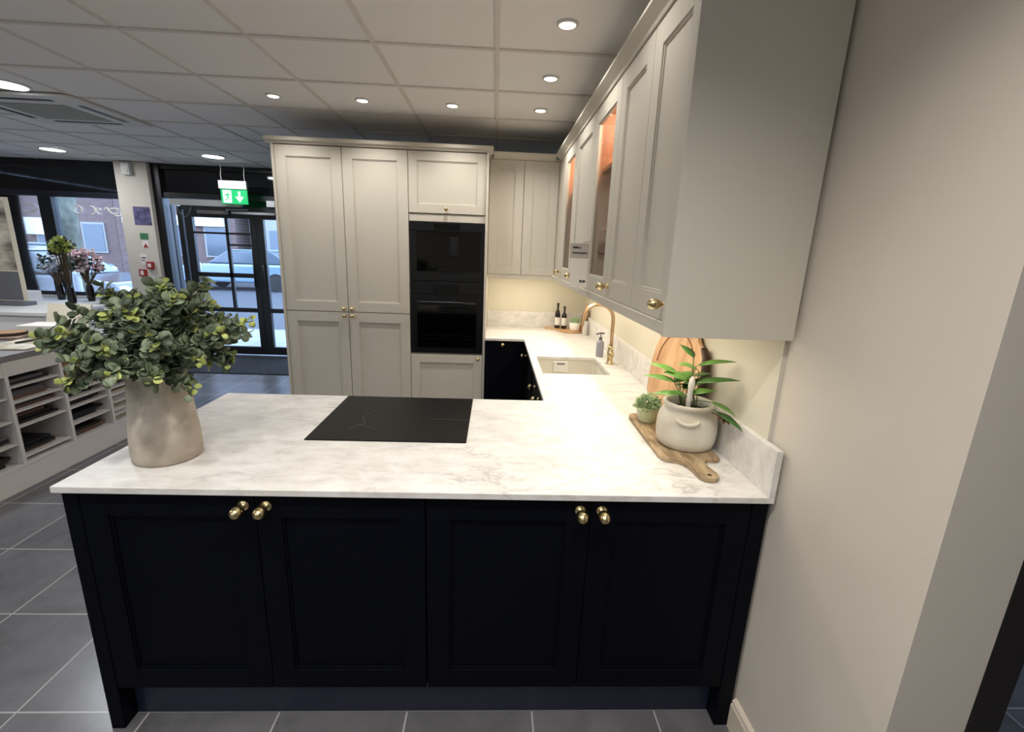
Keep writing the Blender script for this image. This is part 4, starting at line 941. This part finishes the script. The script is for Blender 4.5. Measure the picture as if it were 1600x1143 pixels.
house(-17.2, -12.2, 20, 7.2, 'brick', 'red brick building with a white board seen through the entrance door', False, 3, (-16.8, -12.6, 19.8, 19.99, 2.2, 2.6))
house(-11.6, -6.5, 20, 6.8, 'render', 'pale building seen through the right door leaf', True, 2)
def tree(x, y, r, h, label):
    t = thing('street_tree', label, 'tree', (x, y, -.02)); mb = MB(); mb.tube([(x, y, -.02), (x+.03, y, .6), (x-.02, y, 1.6), (x+.05, y, h)], [r*1.2, r, r*.95, r*.9], 16); part('trunk', mb, M['bark'], t, smooth=True)
    mb = MB()
    for a, l in ((.3, 1.6), (2.4, 1.4), (4.2, 1.5)): mb.tube([(x+.05, y, h-.1), (x+.05+l*.5*math.cos(a), y+l*.5*math.sin(a), h+l*.7), (x+l*math.cos(a), y+l*math.sin(a), h+l*1.4)], [r*.6, r*.4, r*.15], 8)
    part('branch', mb, M['bark'], t, smooth=True)
tree(-8.45, 7.5, .20, 3.2, 'thick mottled grey tree trunk outside the window')
tree(-12.9, 17.6, .12, 3.5, 'thin tree trunk by the far kerb outside')
def car(x, y, rot, m, label):
    t = thing('parked_car', label, 'car', (x, y, -.1), 'cars parked outside'); c, s = math.cos(rot), math.sin(rot)
    def P(u, w, d): return (x+u*c-d*s, y+u*s+d*c, -.1+w)
    mb = MB(); mb.prism([(-2.05, .3), (2.05, .3), (2.1, .62), (1.95, .82), (1.1, .93), (-1.75, .95), (-2.08, .75)], -.82, .82, P); part('body', mb, M[m], t, bevel=.08, seg=3)
    mb = MB(); mb.prism([(1.05, .94), (.35, 1.38), (-1.15, 1.42), (-1.75, .96)], -.68, .68, P); cb = part('cabin', mb, M['carglass'], t, bevel=.05)
    mb = MB(); mb.prism([(.38, 1.385), (.3, 1.43), (-1.1, 1.46), (-1.2, 1.41)], -.66, .66, P); part('roof', mb, M[m], t, bevel=.02)
    for u in (-1.3, 1.3):
        for d in (-.83, .65):
            mb = MB(); mb.revolve(P(u, .32, d), Vector(P(0, 0, 1))-Vector(P(0, 0, 0)), [(0, 0), (.2, 0), (.32, .01), (.32, .17), (0, .18)], 20); part('wheel', mb, M['tyre'], t)
    for d in (-.6, .6): mb = MB(); mb.ball(P(2.03, .68, d), .09, 10, (1, 1.6, .8)); part('headlight', mb, M['bluew'] if False else M['signw'], t, smooth=True)
car(-10.35, 9.0, .0, 'car1', 'dark blue car parked outside the left window'); car(-15.6, 14.2, .05, 'car2', 'pale blue car parked across the road behind the flowers')
car(-10.0, 16.4, 3.2, 'car2', 'silver car seen through the entrance door')
for x, y, l in ((-9.05, 9.9, 'thin dark lamp post outside right of the tree trunk'), (-8.25, 9.9, 'thin dark lamp post outside left of the pillar')):
    mb = MB(); mb.tube([(x, y, -.1), (x, y, 1.0), (x, y, 1.01), (x, y, 5.0)], [.06, .06, .04, .035], 12); tag(mb.done('lamp_post', M['blackf'], smooth=True), l, 'lamp post')
for x, y, l in ((-7.60, 6.55, 'white bollard outside the right window'), (-6.45, 6.7, 'white bollard outside next to the pillar'), (-8.9, 11.8, 'white bollard by the road seen through the door')):
    mb = MB(); mb.revolve((x, y, -.02), (0, 0, 1), [(0, 0), (.055, 0), (.055, 1.0), (.05, 1.04), (0, 1.06)], 16); tag(mb.done('bollard', M['bollard'], smooth=True), l, 'bollard', 'white bollards on the footpath')

# ------------------------------------------------------------------ camera, world
cam = bpy.data.cameras.new('camera'); co = bpy.data.objects.new('camera', cam); C.objects.link(co); bpy.context.scene.camera = co
cam.sensor_fit = 'HORIZONTAL'; cam.sensor_width = 36; cam.lens = 718.838*36/1600; cam.clip_start = .02
cam.shift_x = -1.078/1600; cam.shift_y = -.557/1600
r = Vector((.99871025, -.03474095, .03702563)); u = Vector((-.02763728, .23975953, .97043884)); f = Vector((.04259122, .97021051, -.23849016))
m4 = Matrix((( r.x, u.x, -f.x, -.8643693), (r.y, u.y, -f.y, -1.2275856), (r.z, u.z, -f.z, 1.5922584), (0, 0, 0, 1)))
co.matrix_world = m4
w = bpy.data.worlds.new('world'); bpy.context.scene.world = w; w.use_nodes = True
bg = w.node_tree.nodes['Background']; bg.inputs[0].default_value = (.44, .64, 1, 1); bg.inputs[1].default_value = 7.5
vs = bpy.context.scene.view_settings; vs.view_transform = 'Standard'; vs.look = 'None'; vs.gamma = 1; vs.use_curve_mapping = False; vs.exposure = 0.18
